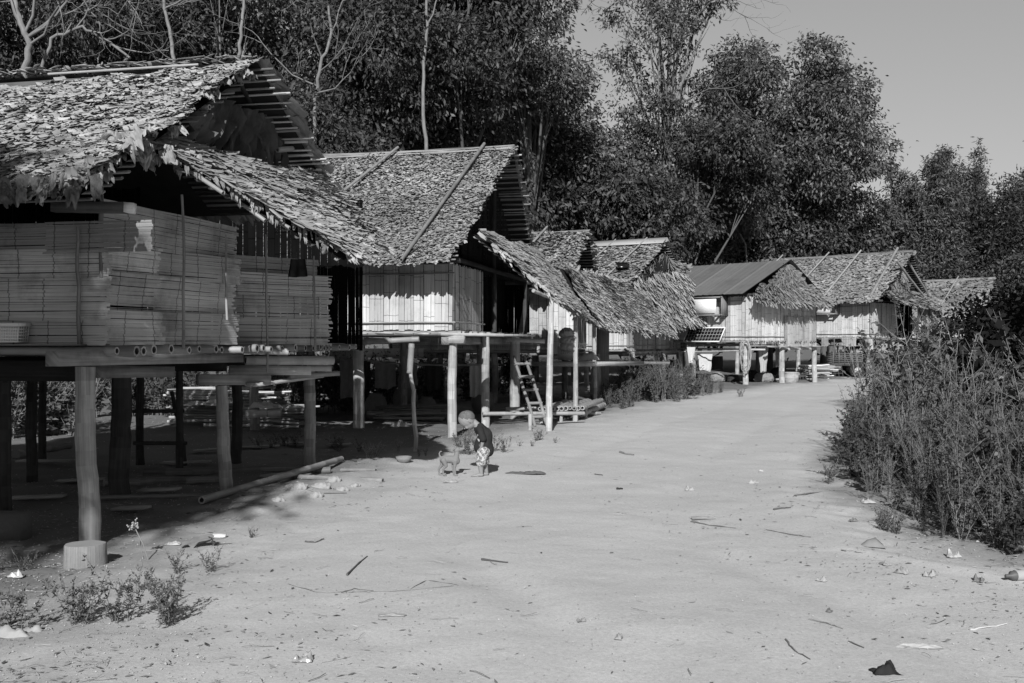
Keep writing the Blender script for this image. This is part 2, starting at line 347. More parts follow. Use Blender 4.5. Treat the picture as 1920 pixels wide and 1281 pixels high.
# ------------------------------------------------------------------ building helpers
def thatch(mb, TL, TR, BR, BL, rowp=.05, lw=.08, ll=.19, lift=.035, tone=1.0, und=.03, backing=True, battens=.13, dens=1.0, seed=0, sag=0.0, yaw=.35, rag=.06):
    TL, TR, BR, BL = [np.asarray(p, float) for p in (TL, TR, BR, BL)]
    wid = (np.linalg.norm(TR - TL) + np.linalg.norm(BR - BL)) / 2; dn = (np.linalg.norm(BL - TL) + np.linalg.norm(BR - TR)) / 2
    nr = max(3, int(dn / rowp)); nc = max(3, int(wid / (lw * .7) * dens))
    g = np.random.default_rng(seed + 5)
    t, s = np.meshgrid(np.linspace(0, 1.0, nr), np.linspace(0, 1, nc), indexing='ij')
    t = t.ravel() + g.normal(0, .35 / nr, nr * nc); s = s.ravel() + g.uniform(-.8, .8, nr * nc) / nc
    edge = .02 * vnoise(t * dn * 4, t * 0 + seed, 3)
    s = np.clip(s, -.012, 1.012) + edge * (s > .9) * 1.5
    t = np.clip(t, 0, 1.0 + rag * .1)
    A_ = lambda t: unit_rows((TR - TL)[None] * (1 - t[:, None]) + (BR - BL)[None] * t[:, None])
    P = (TL * ((1 - s) * (1 - t))[:, None] + TR * (s * (1 - t))[:, None] + BR * (s * t)[:, None] + BL * ((1 - s) * t)[:, None])
    D = unit_rows((BL - TL)[None] * (1 - s[:, None]) + (BR - TR)[None] * s[:, None])
    A = A_(t); Nn = np.cross(D, A); Nn = unit_rows(Nn); Nn *= np.sign(Nn[:, 2:3] + 1e-6)
    A = np.cross(Nn, D); A = unit_rows(A)
    P = P + Nn * (und * (vnoise(s * wid * 1.3, t * dn * 1.3, seed) + .6 * vnoise(s * wid * 4, t * dn * 4, seed + 1)) * 2)[:, None]
    P[:, 2] -= sag * 4 * s * (1 - s) * (1 - .5 * t)
    n = len(P)
    y = g.normal(0, yaw, n); Ax = A * np.cos(y)[:, None] + D * np.sin(y)[:, None]; Dx = D * np.cos(y)[:, None] - A * np.sin(y)[:, None]
    w = lw * g.uniform(.6, 1.35, n); l = ll * g.uniform(.65, 1.3, n); lf = lift * g.uniform(.1, 1.7, n); fo = g.normal(0, .35, n)
    tip = g.uniform(.15, .8, n); vs = []
    for v_, wf, hf in ((0, .8, 0.0), (.55, 1.0, .45), (1.0, None, 1.0)):
        ww = w * (tip if wf is None else wf)
        for u_ in (-.5, 0, .5):
            hh = lf * hf + (fo * w * .5 if u_ == 0 else g.normal(0, .07, n) * w)
            vs.append(P + Dx * (l * v_)[:, None] + Ax * (ww * u_)[:, None] + Nn * (hh + .004)[:, None])
    v = np.stack(vs, 1).reshape(-1, 3)
    base = np.arange(n)[:, None] * 9
    q = np.array([[0, 1, 4, 3], [1, 2, 5, 4], [3, 4, 7, 6], [4, 5, 8, 7]])
    f = (base[:, :, None] + q[None]).reshape(-1, 4)
    off = g.uniform(0, 30, n)
    uvp = np.array([(u_ * lw, v_ * ll) for v_ in (0, .55, 1) for u_ in (-.5, 0, .5)])
    uv = uvp[q][None] + off[:, None, None, None]
    tn = np.repeat(np.clip(g.normal(1, .2, n), .4, 1.6) * tone * (1 + .5 * vnoise(s * wid * .8, t * dn * .8, seed + 7)), 4)
    mb.add(v, f, uv.reshape(-1, 4, 2), tn, 0)
    Nm = Nn.mean(0)
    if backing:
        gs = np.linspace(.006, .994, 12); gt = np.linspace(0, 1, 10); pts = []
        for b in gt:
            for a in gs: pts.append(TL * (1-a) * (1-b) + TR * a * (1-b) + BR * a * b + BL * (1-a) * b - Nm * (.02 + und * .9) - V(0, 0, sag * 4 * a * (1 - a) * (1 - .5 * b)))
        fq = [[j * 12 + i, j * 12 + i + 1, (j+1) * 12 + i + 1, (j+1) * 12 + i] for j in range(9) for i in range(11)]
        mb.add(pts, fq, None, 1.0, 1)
    if battens:
        k = int(dn / battens)
        for i in range(k + 1):
            b = (i + .5) / (k + 1)
            p0 = TL * (1-b) + BL * b - Nm * (.045 + und * .9) - V(0, 0, sag * .6); p1 = TR * (1-b) + BR * b - Nm * (.045 + und * .9) - V(0, 0, sag * .6)
            p1 = p1 + unit(p1 - p0) * U(-.01, .05)
            mb.beam(p0, p1, .03, .014, Nm, U(.3, .9), 2)
def unit_rows(a): return a / (np.linalg.norm(a, axis=1)[:, None] + 1e-12)

def strips(mb, P0, a, b, n, La, Lb, sw=.035, rag=.02, tone=1.0, seg=5, wob=.008, gap=.0025, mat=0, slope=0.0, big_gap=.0):
    """strips run along a, are stacked along b; slope lowers the stack height towards the far end of a"""
    a = unit(a); b = unit(b); n = unit(n); P0 = np.asarray(P0, float)
    k = max(1, int(round(Lb / sw))); sw = Lb / k; vo = U(0, 40); ph = U(0, 50)
    for i in range(k):
        a0 = U(-rag, rag * .6); a1 = La + U(-rag, rag); b0 = i * sw; b1 = b0 + sw - (gap if random.random() > big_gap else gap + U(.004, .012))
        xs = np.linspace(a0, a1, seg + 1); tl = U(-.035, .035) * sw; o = U(-.0006, .0006)
        w_ = wob * (vnoise(xs * 1.6 + ph, np.full(seg + 1, b0 * 2), 4) * 2); sh = (1 - slope * xs / La)
        wb = .004 * vnoise(xs * 2 + i * 7, xs * 0, 8) * 2
        lo = P0 + a * xs[:, None] + b * (b0 * sh + wb)[:, None] + n * (w_ + o - tl)[:, None]
        hi = P0 + a * xs[:, None] + b * (b1 * sh + wb)[:, None] + n * (w_ + o + tl)[:, None]
        v = np.concatenate([lo, hi]); f = [[j, j+1, seg+2+j, seg+1+j] for j in range(seg)]
        uu = U(0, 30)
        uv = [[(uu, xs[j]+vo), (uu, xs[j+1]+vo), (uu+sw, xs[j+1]+vo), (uu+sw, xs[j]+vo)] for j in range(seg)]
        mb.add(v, f, uv, tone * U(.91, 1.08), mat)

def boards(mb, P0, a, n, length, h, bw=.21, tone=1.0, mat=0, rag=.02, sw=.05, top=None, wob=.006):
    """vertical split-bamboo boards along a"""
    a = unit(a); x = 0.0
    while x < length - .03:
        ww = min(bw * U(.75, 1.25), length - x)
        hh = h if top is None else max(.05, top(x + ww / 2))
        strips(mb, np.asarray(P0) + a * x + unit(n) * U(-.008, .008), V(0, 0, 1), a, n, hh, ww - (.006 if tone > .6 else -.02), sw, rag, tone * U(.8, 1.15), 4, wob, .001, mat)
        x += ww

class Frame:
    def __init__(s, O, deg):
        s.O = V(O[0], O[1], 0); s.r = R_(deg)
        s.ex = V(math.cos(s.r), -math.sin(s.r), 0); s.ey = V(math.sin(s.r), math.cos(s.r), 0)
    def __call__(s, x, y, z): return s.O + s.ex * x + s.ey * y + V(0, 0, z)
def root_for(H, name, label, group='stilt houses lining the dirt road', cat='stilt house'):
    g_ = gh(H.O[0], H.O[1])
    return thing(name, label, cat, (H.O[0], H.O[1], 0), -H.r, group)
def stilt(root, p, ztop, r, tone=1.0, name='stilt', mat_='wood', lean=(0, 0), r1=None, n=11):
    mb = MB(); g_ = gh(p[0], p[1])
    mb.pole((p[0], p[1], g_ - .12), (p[0] + lean[0], p[1] + lean[1], ztop), r, r1 or r * .9, n, .12, tone, 15)
    return mb.build(name, M[mat_], root, smooth=True)
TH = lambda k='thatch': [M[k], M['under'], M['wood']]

def std_house(name, label, O, deg, L, Wd, zf, zw, ze, zr, of=.55, og=.45, ogr=.75, thk='thatch', lw=.11, rowp=.08, ll=.24, gable_top='open', posts=(), ridge=True,
              poles=(), tin=False, wall='board', gw=None, lov=.4, seed=0, zfg=None, wtone=1.0, gtone=1.0, lift=.05):
    H = Frame(O, deg); root = root_for(H, name, label)
    yr = Wd / 2; gw = gw or Wd
    TL, TR = H(-L - lov, yr, zr), H(ogr, yr, zr); BR, BL = H(og, -of, ze), H(-L - lov, -of, ze); FR, FL = H(og, Wd + of, ze), H(-L - lov, Wd + of, ze)
    if not tin:
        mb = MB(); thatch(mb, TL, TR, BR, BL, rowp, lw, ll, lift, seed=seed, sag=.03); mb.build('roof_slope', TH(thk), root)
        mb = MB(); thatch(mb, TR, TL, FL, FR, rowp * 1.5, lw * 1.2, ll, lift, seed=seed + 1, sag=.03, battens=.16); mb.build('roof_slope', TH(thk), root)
        if ridge:
            mb = MB()
            for sgn in (-1, 1):
                for q in range(6):
                    tt_ = np.linspace(0, 1, 12)[:, None]; c_ = V(0, 0, .03) + H.ey * sgn * (.02 + q * .028) - V(0, 0, q * .018)
                    mb.tube(TL * (1 - tt_) + TR * tt_ + c_ + rng.normal(0, .008, (12, 3)) - V(0, 0, .12) * tt_ * (1 - tt_), .011, 5, U(.5, 1.15))
            mb.build('ridge_cap', M['thatch'], root)
    else:
        mb = MB()
        for (a, b, c, d) in ((TL, TR, BR, BL), (TR, TL, FL, FR)):
            k = 84; rows = []
            nn = unit(np.cross(b - a, d - a)); nn *= np.sign(nn[2])
            for j in range(2):
                for i in range(k + 1):
                    s_ = i / k; p = (a * (1 - s_) + b * s_) * (1 - j) + (d * (1 - s_) + c * s_) * j
                    rows.append(p + nn * (.004 * math.sin(i * math.pi / 2) + (.018 if i % 14 == 0 else 0)))
            mb.add(rows, [[i, i + 1, k + 2 + i, k + 1 + i] for i in range(k)], None, [(.85, 1.0, .93, 1.08, .95, 1.02)[i // 14] * (1 if i % 14 else 1.15) for i in range(k)], 0)
            mb.add(np.array(rows) - nn * .02, [[i, i + 1, k + 2 + i, k + 1 + i] for i in range(k)], None, .35, 0)
        mb.build('roof_slope', M['tin'], root)
    for (sx0, tone_) in poles:
        mb = MB(); p0 = H(sx0[0], yr - .02, zr + .1); p1 = H(sx0[1], -of, ze + .07)
        d = unit(p1 - p0); mb.bamboo(p0 - d * sx0[2], p1 + d * sx0[3], sx0[4], 7, tone_, hollow=(False, True)); mb.build('roof_pole', M['bamboo'], root, smooth=True)
    # walls
    mb = MB(); boards(mb, H(-L, 0, zf), H.ex, -H.ey, L, zw - zf, tone=wtone)
    mb.build('front_wall', M[wall], root)
    mb = MB(); boards(mb, H(0, 0.02, (zfg or zf)), H.ey, H.ex, gw, zw - (zfg or zf), tone=gtone * .92)
    mb.build('gable_wall', M[wall], root)
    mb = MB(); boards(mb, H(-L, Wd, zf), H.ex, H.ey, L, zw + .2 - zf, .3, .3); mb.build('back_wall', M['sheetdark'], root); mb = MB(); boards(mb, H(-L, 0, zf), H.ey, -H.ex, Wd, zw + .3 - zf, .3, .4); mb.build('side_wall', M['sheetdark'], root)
    # floor
    mb = MB()
    for i in range(int(Wd / .16)):
        mb.bamboo(H(-L - .1, .05 + i * .16, zf - .05), H(U(.02, .14), .05 + i * .16, zf - .05), .045, 6, U(.5, 1), hollow=(False, True))
    mb.build('floor_deck', M['bamboo'], root)
    mb = MB()
    for xx in (-.08, -L / 2, -L + .1): mb.beam(H(xx, -.18, zf - .17), H(xx, Wd + .15, zf - .17), .10, .12, tone=.7)
    mb.build('floor_beam', M['wood'], root)
    for (a_, b_, t_) in ((H(-L, -.035, zf + .1), H(.04, -.035, zf + .12), .95), (H(-L, -.03, zw - .15), H(.04, -.03, zw - .15), .7), (H(.035, -.03, zf + .12), H(.035, gw, zf + .12), .85)):
        mb = MB(); mb.pole(a_, b_, .016, .013, 6, .5, t_); mb.build('wall_batten', M['bamboo'], root)
    # upper structure: corner posts, rafters
    mb = MB()
    for x in (0, -L):
        for y in (0.06, Wd - .06): mb.pole(H(x - .06, y, zf), H(x - .06, y, zw + .15), .05)
    mb.beam(H(-L, 0.05, zw + .05), H(og, 0.05, zw + .05), .08, .08, tone=.7); mb.beam(H(-L, Wd - .05, zw + .05), H(og, Wd - .05, zw + .05), .08, .08, tone=.7)
    mb.beam(H(-.05, -.3, zw + .1), H(-.05, Wd + .3, zw + .1), .07, .07, tone=.7); mb.pole(H(-.05, yr, zf), H(-.05, yr, zr - .1), .05, tone=.6)
    mb.build('roof_frame', M['wooddark'], root)
    if gable_top == 'thatch':
        mb = MB(); thatch(mb, H(.1, yr - .05, zr - .12), H(.1, yr + .05, zr - .12), H(.22, Wd + .1, ze + .15), H(.22, -.1, ze + .15), .07, .10, .28, .05, tone=.8, seed=seed + 3, battens=0); mb.build('gable_infill', TH(thk), root)
    if gable_top == 'dark':
        mb = MB(); boards(mb, H(-.12, 0, zw), H.ey, H.ex, Wd, .1, .2, .8, 0, top=lambda q: (zr - ze) * (1 - abs(q - yr) / yr) * .85 + .05); mb.build('gable_infill', M['sheetdark'], root)  # near-black boards stand in for the shade of the gable opening
    for (x, y, r, tn) in posts:
        p = H(x, y, 0); stilt(root, p, zf - .1, r, tn)
    return H, root

# ================================================================== house 1 (nearest)
H1 = Frame((-3.14, 7.4), 12); h1 = root_for(H1, 'stilt_house', 'nearest large thatched stilt house at the left with bamboo sheet walls')
rTR, rBR = W(478, 114, 9.3), W(150, 347, 6.8)
lx = -H1.ex * 4.6
rTL, rBL = rTR + lx, rBR + lx
mb = MB(); thatch(mb, rTL, rTR, rBR, rBL, .022, .052, .11, .017, und=.06, seed=1, tone=1.12, sag=.05, rag=.4, yaw=.3)
mb.build('roof_slope', TH(), h1)
fBR = W(643, 392, 11.55); fBL = fBR + lx
mb = MB(); thatch(mb, rTR + V(.06, 0, .02), rTL, fBL, fBR, .06, .11, .25, .02, und=.03, seed=2, battens=0)
# slats seen from below along the far rake
o_ = unit(np.cross(rTR - rTL, fBR - rTR)); o_ *= -np.sign(o_[2])
for i in range(26):
    b = (i + U(.2, .8)) / 26; p = rTR * (1 - b) + fBR * b + o_ * .05
    mb.beam(p - H1.ex * 1.6 + V(0, 0, U(-.01, .01)), p + H1.ex * U(.04, .2) + V(0, 0, U(-.02, .02)), U(.012, .03), U(.008, .02), o_, U(.4, 1.9), 2, U(-.3, .3))
mb.build('roof_slope', TH(), h1)
mb = MB()
for q in range(210):
    t = q / 210; p = rTL * (1 - t) + rTR * t + V(0, 0, .04)
    mb.beam(p + H1.ex * U(-.1, .1) + H1.ey * U(-.08, .08), p + H1.ex * U(.02, .14) + V(U(-.03, .03), U(-.1, .1), U(-.06, .03)), U(.02, .07), .006, (U(-.3, .3), U(-.5, .1), 1), U(.6, 1.3), 0)
mb.build('ridge_cap', M['thatch'], h1)
mb = MB(); mb.bamboo(W(90, 139, 9.2), W(372, 121, 9.2), .011, 6, 1.0, hollow=(False, False)); mb.build('roof_pole', M['bamboo'], h1)
# torn big leaves at the ridge end, the rake and the eave
def bigleaf(mb, p, d, n, L_, W_, tone=1.0, curl=.3, mat=0):
    d = unit(d); n = unit(n); a = unit(np.cross(n, d)); n = np.cross(d, a); k, m_ = 9, 8; pts = []; s1 = U(0, 50)
    for j in range(k):
        t = j / (k - 1); ww = W_ * (.55 + .45 * math.sin(math.pi * min(.97, t * .8 + .15))) * (1 + .3 * float(vnoise(t * 5 + s1, 2, 7)))
        for i in range(m_ + 1):
            u = i / m_ - .5
            h_ = curl * W_ * (abs(u) * .5 + .3 * t * t) + .09 * W_ * math.sin(u * 17 + t * 5 + s1) + .6 * W_ * float(vnoise(u * 5 + s1, t * 5, 2)) + .25 * W_ * float(vnoise(u * 12 + s1, t * 11, 3))
            pts.append(np.asarray(p) + d * (t * L_ * (1 + .55 * float(vnoise(u * 7 + s1, 3, 1)))) + a * u * ww + n * h_)
    f = [[j*(m_+1)+i, j*(m_+1)+i+1, (j+1)*(m_+1)+i+1, (j+1)*(m_+1)+i] for j in range(k-1) for i in range(m_)]
    uv = [[(i*.02, j*.04), (i*.02+.02, j*.04), (i*.02+.02, j*.04+.04), (i*.02, j*.04+.04)] for j in range(k-1) for i in range(m_)]
    mb.add(pts, f, uv, tone, mat)
mb = MB()
for (px, py, dx, dy, L_, W_, Yd, tn) in ((240, 256, .1, -1, .30, .30, 7.35, 1.0), (268, 262, .05, -1, .26, .26, 7.5, 1.3), (300, 272, .25, -1, .26, .24, 7.7, 1.4), (325, 280, .1, -1, .22, .2, 7.9, 1.2), (350, 292, .3, -1, .18, .2, 8.1, 1.2),
                                   (455, 130, .6, -.7, .16, .12, 9.2, 1.5), (330, 232, .5, -.5, .16, .14, 7.9, 1.2), (185, 305, .3, -1, .2, .2, 7.0, .9), (160, 325, 0, -1, .25, .22, 6.8, .7), (130, 335, -.2, -1, .2, .2, 6.75, .7), (60, 338, 0, -1, .2, .2, 6.8, .7), (20, 345, .1, -1, .18, .2, 6.8, .6), (95, 340, .3, -1, .18, .18, 6.8, .6)):
    for q in range(5):
        bigleaf(mb, W(px, py, Yd) + V(U(-.5, .5) * W_, U(-.06, .04), U(-.3, .25) * L_), V(dx + U(-.5, .5), U(-.3, .2), dy), V(U(-.2, .8), -1, U(-.1, .5)), L_ * U(.35, .8), W_ * U(.25, .55), tn * U(.45, 1.0))
for i in range(420):
    t = U(0, .98); p = rBL * (1 - t) + rBR * t
    if p[0] > -4.6: bigleaf(mb, p + V(0, U(0, .15), U(-.02, .05)), V(U(-.3, .3), -.6, U(-.9, -.4)), V(U(-.5, .5), -.6, 1), U(.05, .13), U(.015, .06), U(.35, 1.0))
for i in range(26):
    t = U(0, 1); p = rTR * (1 - t) + rBR * t
    bigleaf(mb, p + V(-.05, U(-.05, .05), .02), V(U(.2, .6), U(-.5, -.2), U(-.6, -.1)), V(.2, -.5, 1), U(.1, .16), U(.08, .14), U(.8, 1.4))
mb.build('hanging_leaf', M['thatch'], h1)
# recessed gable infill of big leaves, shade put into their low tone
mb = MB(); a0, a1, b0, b1 = W(350, 258, 8.3), W(392, 178, 8.6), W(512, 222, 10.3), W(528, 312, 10.5)
for i in range(12):
    t = (i + .5) / 12; lo = a0 * (1 - t) + b1 * t; hi = a1 * (1 - t) + b0 * t
    if i in (0,): hi = lo + (hi - lo) * .6
    bigleaf(mb, hi, lo - hi, V(.9, -.5, 0), np.linalg.norm(hi - lo) * 1.05, .26, U(.3, .5), .12)
mb.build('gable_infill', M['thatch_old'], h1)
mb = MB()
mb.bamboo(W(345, 196, 8.8) - H1.ex * 1.5, W(393, 201, 8.5), .024, 8, 1.3); mb.bamboo(W(520, 281, 10.2), W(548, 279, 10.4), .03, 8, 1.2)
mb.pole(W(440, 140, 9.3), W(482, 215, 10.1), .025, tone=.15); mb.beam(rTL - V(0, 0, .12), rTR - V(.2, 0, .12), .08, .08, tone=.3)
mb.beam(W(100, 388, 7.5), W(236, 390, 7.45), .08, .08, tone=.3); mb.beam(W(232, 389, 7.45), W(252, 391, 7.45), .075, .075, tone=2.4)
mb.build('roof_frame', M['wood'], h1)
# porch roof on the gable side
sTL, sBL, sBR, sTR = W(238, 240, 7.6), W(652, 478, 8.9), W(700, 438, 9.6), W(590, 322, 10.9)
mb = MB(); thatch(mb, sTR, sTL, sBL, sBR, .032, .04, .17, .035, und=.05, seed=3, tone=.95, rag=.5); 
for i in range(60):
    t = U(.1, 1); p = sTL * (1 - t) + sBL * t; bigleaf(mb, p + V(0, 0, .02), V(U(0, .3), -.2, U(-1, -.3)), V(0, -1, .3), U(.05, .14), U(.015, .04), U(.4, 1.1))
for i in range(24):
    t = U(0, 1); p = sBR * (1 - t) + sBL * t; bigleaf(mb, p + V(0, 0, .02), V(U(.3, .8), -.2, U(-.8, -.2)), V(0, -1, .3), U(.07, .16), U(.03, .08), U(.7, 1.5))
mb.build('porch_roof', TH(), h1)
for (x0, y0, x1, y1, Yd) in ((395, 345, 418, 362, 7.95), (472, 394, 497, 414, 8.3), (515, 411, 543, 428, 8.5), (618, 450, 656, 478, 8.85), (641, 446, 690, 486, 9.0), (690, 440, 740, 478, 9.5)):
    mb = MB(); a, b = W(x0, y0, Yd), W(x1, y1, Yd - .03); mb.bamboo(a - unit(b - a) * .5 - V(0, 0, .03), b, .018 if x0 != 641 else .013, 8, .8, hollow=(True, True)); mb.build('rafter', M['bamboo'], h1, smooth=True)
# walls
def sheetwall(mb, A, B, z0, hs, n, rag=.02, tone=1.0, ext=0.0, wob=.02, splits=None):
    """stacked horizontal sheets from A to B (xy)"""
    A = V(A[0], A[1], 0); B = V(B[0], B[1], 0); a = unit(B - A); Ln = np.linalg.norm(B - A); z = z0
    for k, h_ in enumerate(hs):
        x = 0
        cuts = [0, Ln] if not splits else [0] + [c + U(-.08, .08) for c in splits] + [Ln]
        for q in range(len(cuts) - 1):
            p = A + a * (cuts[q] - .02) + V(0, 0, z) + unit(n) * U(-.012, .012)
            strips(mb, p, a, V(0, 0, 1), n, cuts[q + 1] - cuts[q] + .04, h_ + .02, U(.016, .022), rag, tone * U(.75, 1.3), 8, wob, .0004, 0, 0.0, .004)
        z += h_
nA = -H1.ey
pL = H1(-4.6, .12, 0); pR = H1(.06, .12, 0)
mb = MB(); sheetwall(mb, pL, pR, 1.47, [.19, .30, .23], nA, .02, .85, splits=[2.2]); sheetwall(mb, pL, H1(.42, .12, 0), 2.17, [.22], nA, .014, .7, splits=[2.2, 4.2])
mb.build('front_wall', M['sheet'], h1)
mb = MB(); a, b = W(196, 600, 7.72), W(442, 600, 9.3); d = unit(V(b[0] - a[0], b[1] - a[1], 0)); Ln = np.linalg.norm((b - a)[:2]); n_ = V(d[1], -d[0], 0)
z = 1.47
for h_, tn, e in ((.26, 1.0, 0), (.30, .95, 0), (.22, 1.1, 0), (.34, 1.05, 1)):
    for (c0, c1) in ((0, Ln * .36), (Ln * .36, Ln)) if not e else ((0, Ln),):
        strips(mb, V(a[0], a[1], z) + d * c0 + n_ * U(-.01, .01), d, V(0, 0, 1), n_, c1 - c0 + .03, h_ + .02, .018, .03, tn * U(.8, 1.25), 10, .05, .0006, 0, .12 if e else 0, .006)
    z += h_
mb.build('gable_wall', M['sheet'], h1)
mb = MB(); a, b = W(405, 600, 10.1), W(618, 600, 11.0); d = unit(V(b[0] - a[0], b[1] - a[1], 0)); Ln = np.linalg.norm((b - a)[:2]); n_ = V(d[1], -d[0], 0)
z = 1.46
for h_, tn in ((.27, 1.0), (.25, .95), (.24, 1.15)):
    strips(mb, V(a[0], a[1], z) + n_ * U(-.01, .01) + d * U(-.04, .04), d, V(0, 0, 1), n_, Ln, h_ + .015, .018, .035, tn, 8, .03, .001, 0, 0, .10); z += h_
strips(mb, V(a[0], a[1], 2.2) + d * .15 - n_ * .08, d, V(0, 0, 1), n_, Ln * .82, .2, .035, .02, .8, 8, .02, .003, 0, 0, .1)
mb.build('porch_wall', M['sheet'], h1)
for (px, y0, y1, Yd, r) in ((148, 425, 648, 7.5, .016), (343, 365, 655, 8.45, .014), (500, 440, 700, 10.2, .013), (590, 480, 660, 10.7, .013), (190, 290, 640, 7.55, .02), (425, 440, 600, 9.0, .012)):
    mb = MB(); mb.pole(W(px + 1, y1, Yd), W(px - 2, y0, Yd), r, r * .8, 7, .6, .5 if px < 200 else .8); mb.build('wall_batten', M['wood'], h1, smooth=True)
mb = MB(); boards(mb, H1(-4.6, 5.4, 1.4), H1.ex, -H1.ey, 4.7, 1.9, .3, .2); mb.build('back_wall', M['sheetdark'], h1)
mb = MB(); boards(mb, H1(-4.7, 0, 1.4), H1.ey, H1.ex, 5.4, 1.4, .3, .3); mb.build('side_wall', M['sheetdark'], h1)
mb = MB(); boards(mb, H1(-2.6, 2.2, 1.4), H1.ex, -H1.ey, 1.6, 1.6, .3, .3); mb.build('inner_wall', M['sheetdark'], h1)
# floor
mb = MB()
for i in range(26):
    y = .14 + i * .2; px_ = U(.05, .2) + .02 * y - .03 * max(0, y - 2) ** 1.5
    mb.bamboo(H1(-4.7, y, 1.435), H1(px_, y, 1.43 + U(-.01, .01)), U(.03, .045), 8, U(.6, 1.1), hollow=(False, True))
for i in range(30): mb.beam(H1(-4.6, .05 + i * .18, 1.475), H1(-.1, .05 + i * .18, 1.475), .16, .01, tone=.6)
mb.build('floor_deck', M['bamboo'], h1, smooth=False)
fb = [((98, 673, 6.9), (448, 670, 10.3), .10, .105, .75), ((180, 697, 7.75), (320, 697, 9.0), .08, .10, .55), ((370, 712, 9.75), (505, 712, 10.2), .09, .105, .95), ((430, 694, 10.5), (582, 695, 10.85), .09, .10, 1.5), ((600, 705, 11.9), (470, 722, 9.9), .1, .04, 1.2), ((540, 707, 10.8), (632, 700, 11.2), .12, .05, .8)]
for (a, b, w_, h_, tn) in fb:
    mb = MB(); mb.beam(W(*a), W(*b), w_, h_, tone=tn); mb.build('floor_beam', M['wood'], h1)
for (a, b, r) in (((432, 655, 10.1), (540, 660, 10.3), .038), ((460, 676, 10.4), (625, 676, 10.9), .05), ((575, 690, 10.9), (622, 691, 10.95), .036), ((300, 651, 9.1), (355, 651, 9.05), .034), ((340, 651, 9.7), (417, 655, 9.6), .036)):
    mb = MB(); mb.bamboo(W(*a), W(*b), r, 9, 1.25); mb.build('floor_pole', M['bamboo'], h1, smooth=True)
mb = MB(); mb.beam(H1(-4.4, .3, 1.27), H1(-.3, .3, 1.27), .12, .16, tone=.4); mb.beam(H1(-4.4, 2.6, 1.27), H1(-.3, 2.6, 1.27), .12, .14, tone=.4); mb.beam(H1(-4.4, 4.6, 1.27), H1(-.2, 4.6, 1.27), .12, .14, tone=.4); mb.build('floor_joist', M['wooddark'], h1)
for (px, pb, ptx, rr, ln, zt, tn) in ((168, 1022, 160, .079, 0, 1.31, .95), (424, 918, 415, .065, 0, 1.06, .85), (583, 874, 579, .074, 0, 1.16, .9)):
    g_ = G(px, pb); t_ = W(ptx, 680, g_[1]); stilt(h1, g_, zt, rr, tn, lean=(t_[0] - g_[0], 0), n=14)
for (px, Yd, rr) in ((228, 9.6, .10), (336, 11.6, .045), (2, 8.6, .09), (80, 12.5, .05), (442, 12.6, .07), (60, 10.8, .06), (262, 12.4, .05)):
    stilt(h1, V((px - 960) / F * Yd, Yd, 0), 1.25, rr, .8, mat_='wooddark')

# ================================================================== house 2
H2, h2 = std_house('stilt_house', 'steep thatched stilt house behind the standing child with pale upright bamboo boards', (-.93, 15.56), 12, 4.6, 6.2, 1.68, 2.72, 2.72, 5.12, of=.65, og=.12, ogr=.34, lw=.055, rowp=.028, ll=.11, lift=.024, seed=20,
    posts=((0, 0, .076, 1.05), (.05, 2.0, .075, 1.0), (.18, 3.87, .105, 1.0), (-1.95, 1.06, .10, 1.3), (-1.75, 2.9, .06, .6), (-3.5, .3, .08, .8), (-.9, 5.4, .06, .8), (-3.6, 2.9, .07, .8), (-2.6, 5.4, .07, .9)),
    gable_top='dark', gw=2.0, poles=(((-1.9, -2.95, -.05, -.15, .026), .75), ((-.22, -.58, -.05, .12, .03), .6)), lov=.3)
mb = MB()   # inner gable partition, set back, boards near black for interior shade
boards(mb, H2(-.5, 2.0, 1.68), H2.ey, H2.ex, 4.2, 1.9, .25, .5); mb.build('inner_wall', M['sheetdark'], h2)
mb = MB()
for i in range(6): mb.beam(H2(-.1 + .0 * i, -.02 + i * .02, 1.60 - .0 * i), H2(.95, .1 + i * .34, 1.60), .08, .03, tone=1.2)
mb.beam(H2(-.15, -.12, 1.615), H2(.82, .02, 1.60), .07, .045, tone=1.35); mb.beam(H2(.3, 2.6, 1.53), H2(.98, 2.7, 1.5), .08, .07, tone=1.3)
mb.build('ledge_board', M['bamboo'], h2)
mb = MB(); mb.beam(H2(-.12, -.05, 1.53), H2(.22, -.1, 1.53), .1, .12, tone=1.1); mb.build('post_cap', M['wood'], h2)
for i in range(9): mb = MB(); mb.beam(H2(-3.2 + i * .33, -.1, 1.63), H2(-3.0 + i * .33 + U(-.05, .1), -.14, 1.625), .1, .02, tone=1.3, twist=U(-.2, .2)); mb.build('floor_slat', M['bamboo'], h2)
# far rake slats of house 2
mb = MB(); a, b = H2(.34, 3.15, 5.05), H2(.14, 6.8, 2.8)
for i in range(34):
    t = (i + .5) / 34; p = a * (1 - t) + b * t - V(0, 0, .05); mb.beam(p - H2.ex * .8, p + H2.ex * U(.0, .14) + V(0, 0, U(-.02, .02)), U(.02, .045), U(.01, .025), (0, .5, 1), U(.35, 1.5), 0, U(-.4, .4))
mb.build('roof_batten', M['wood'], h2)
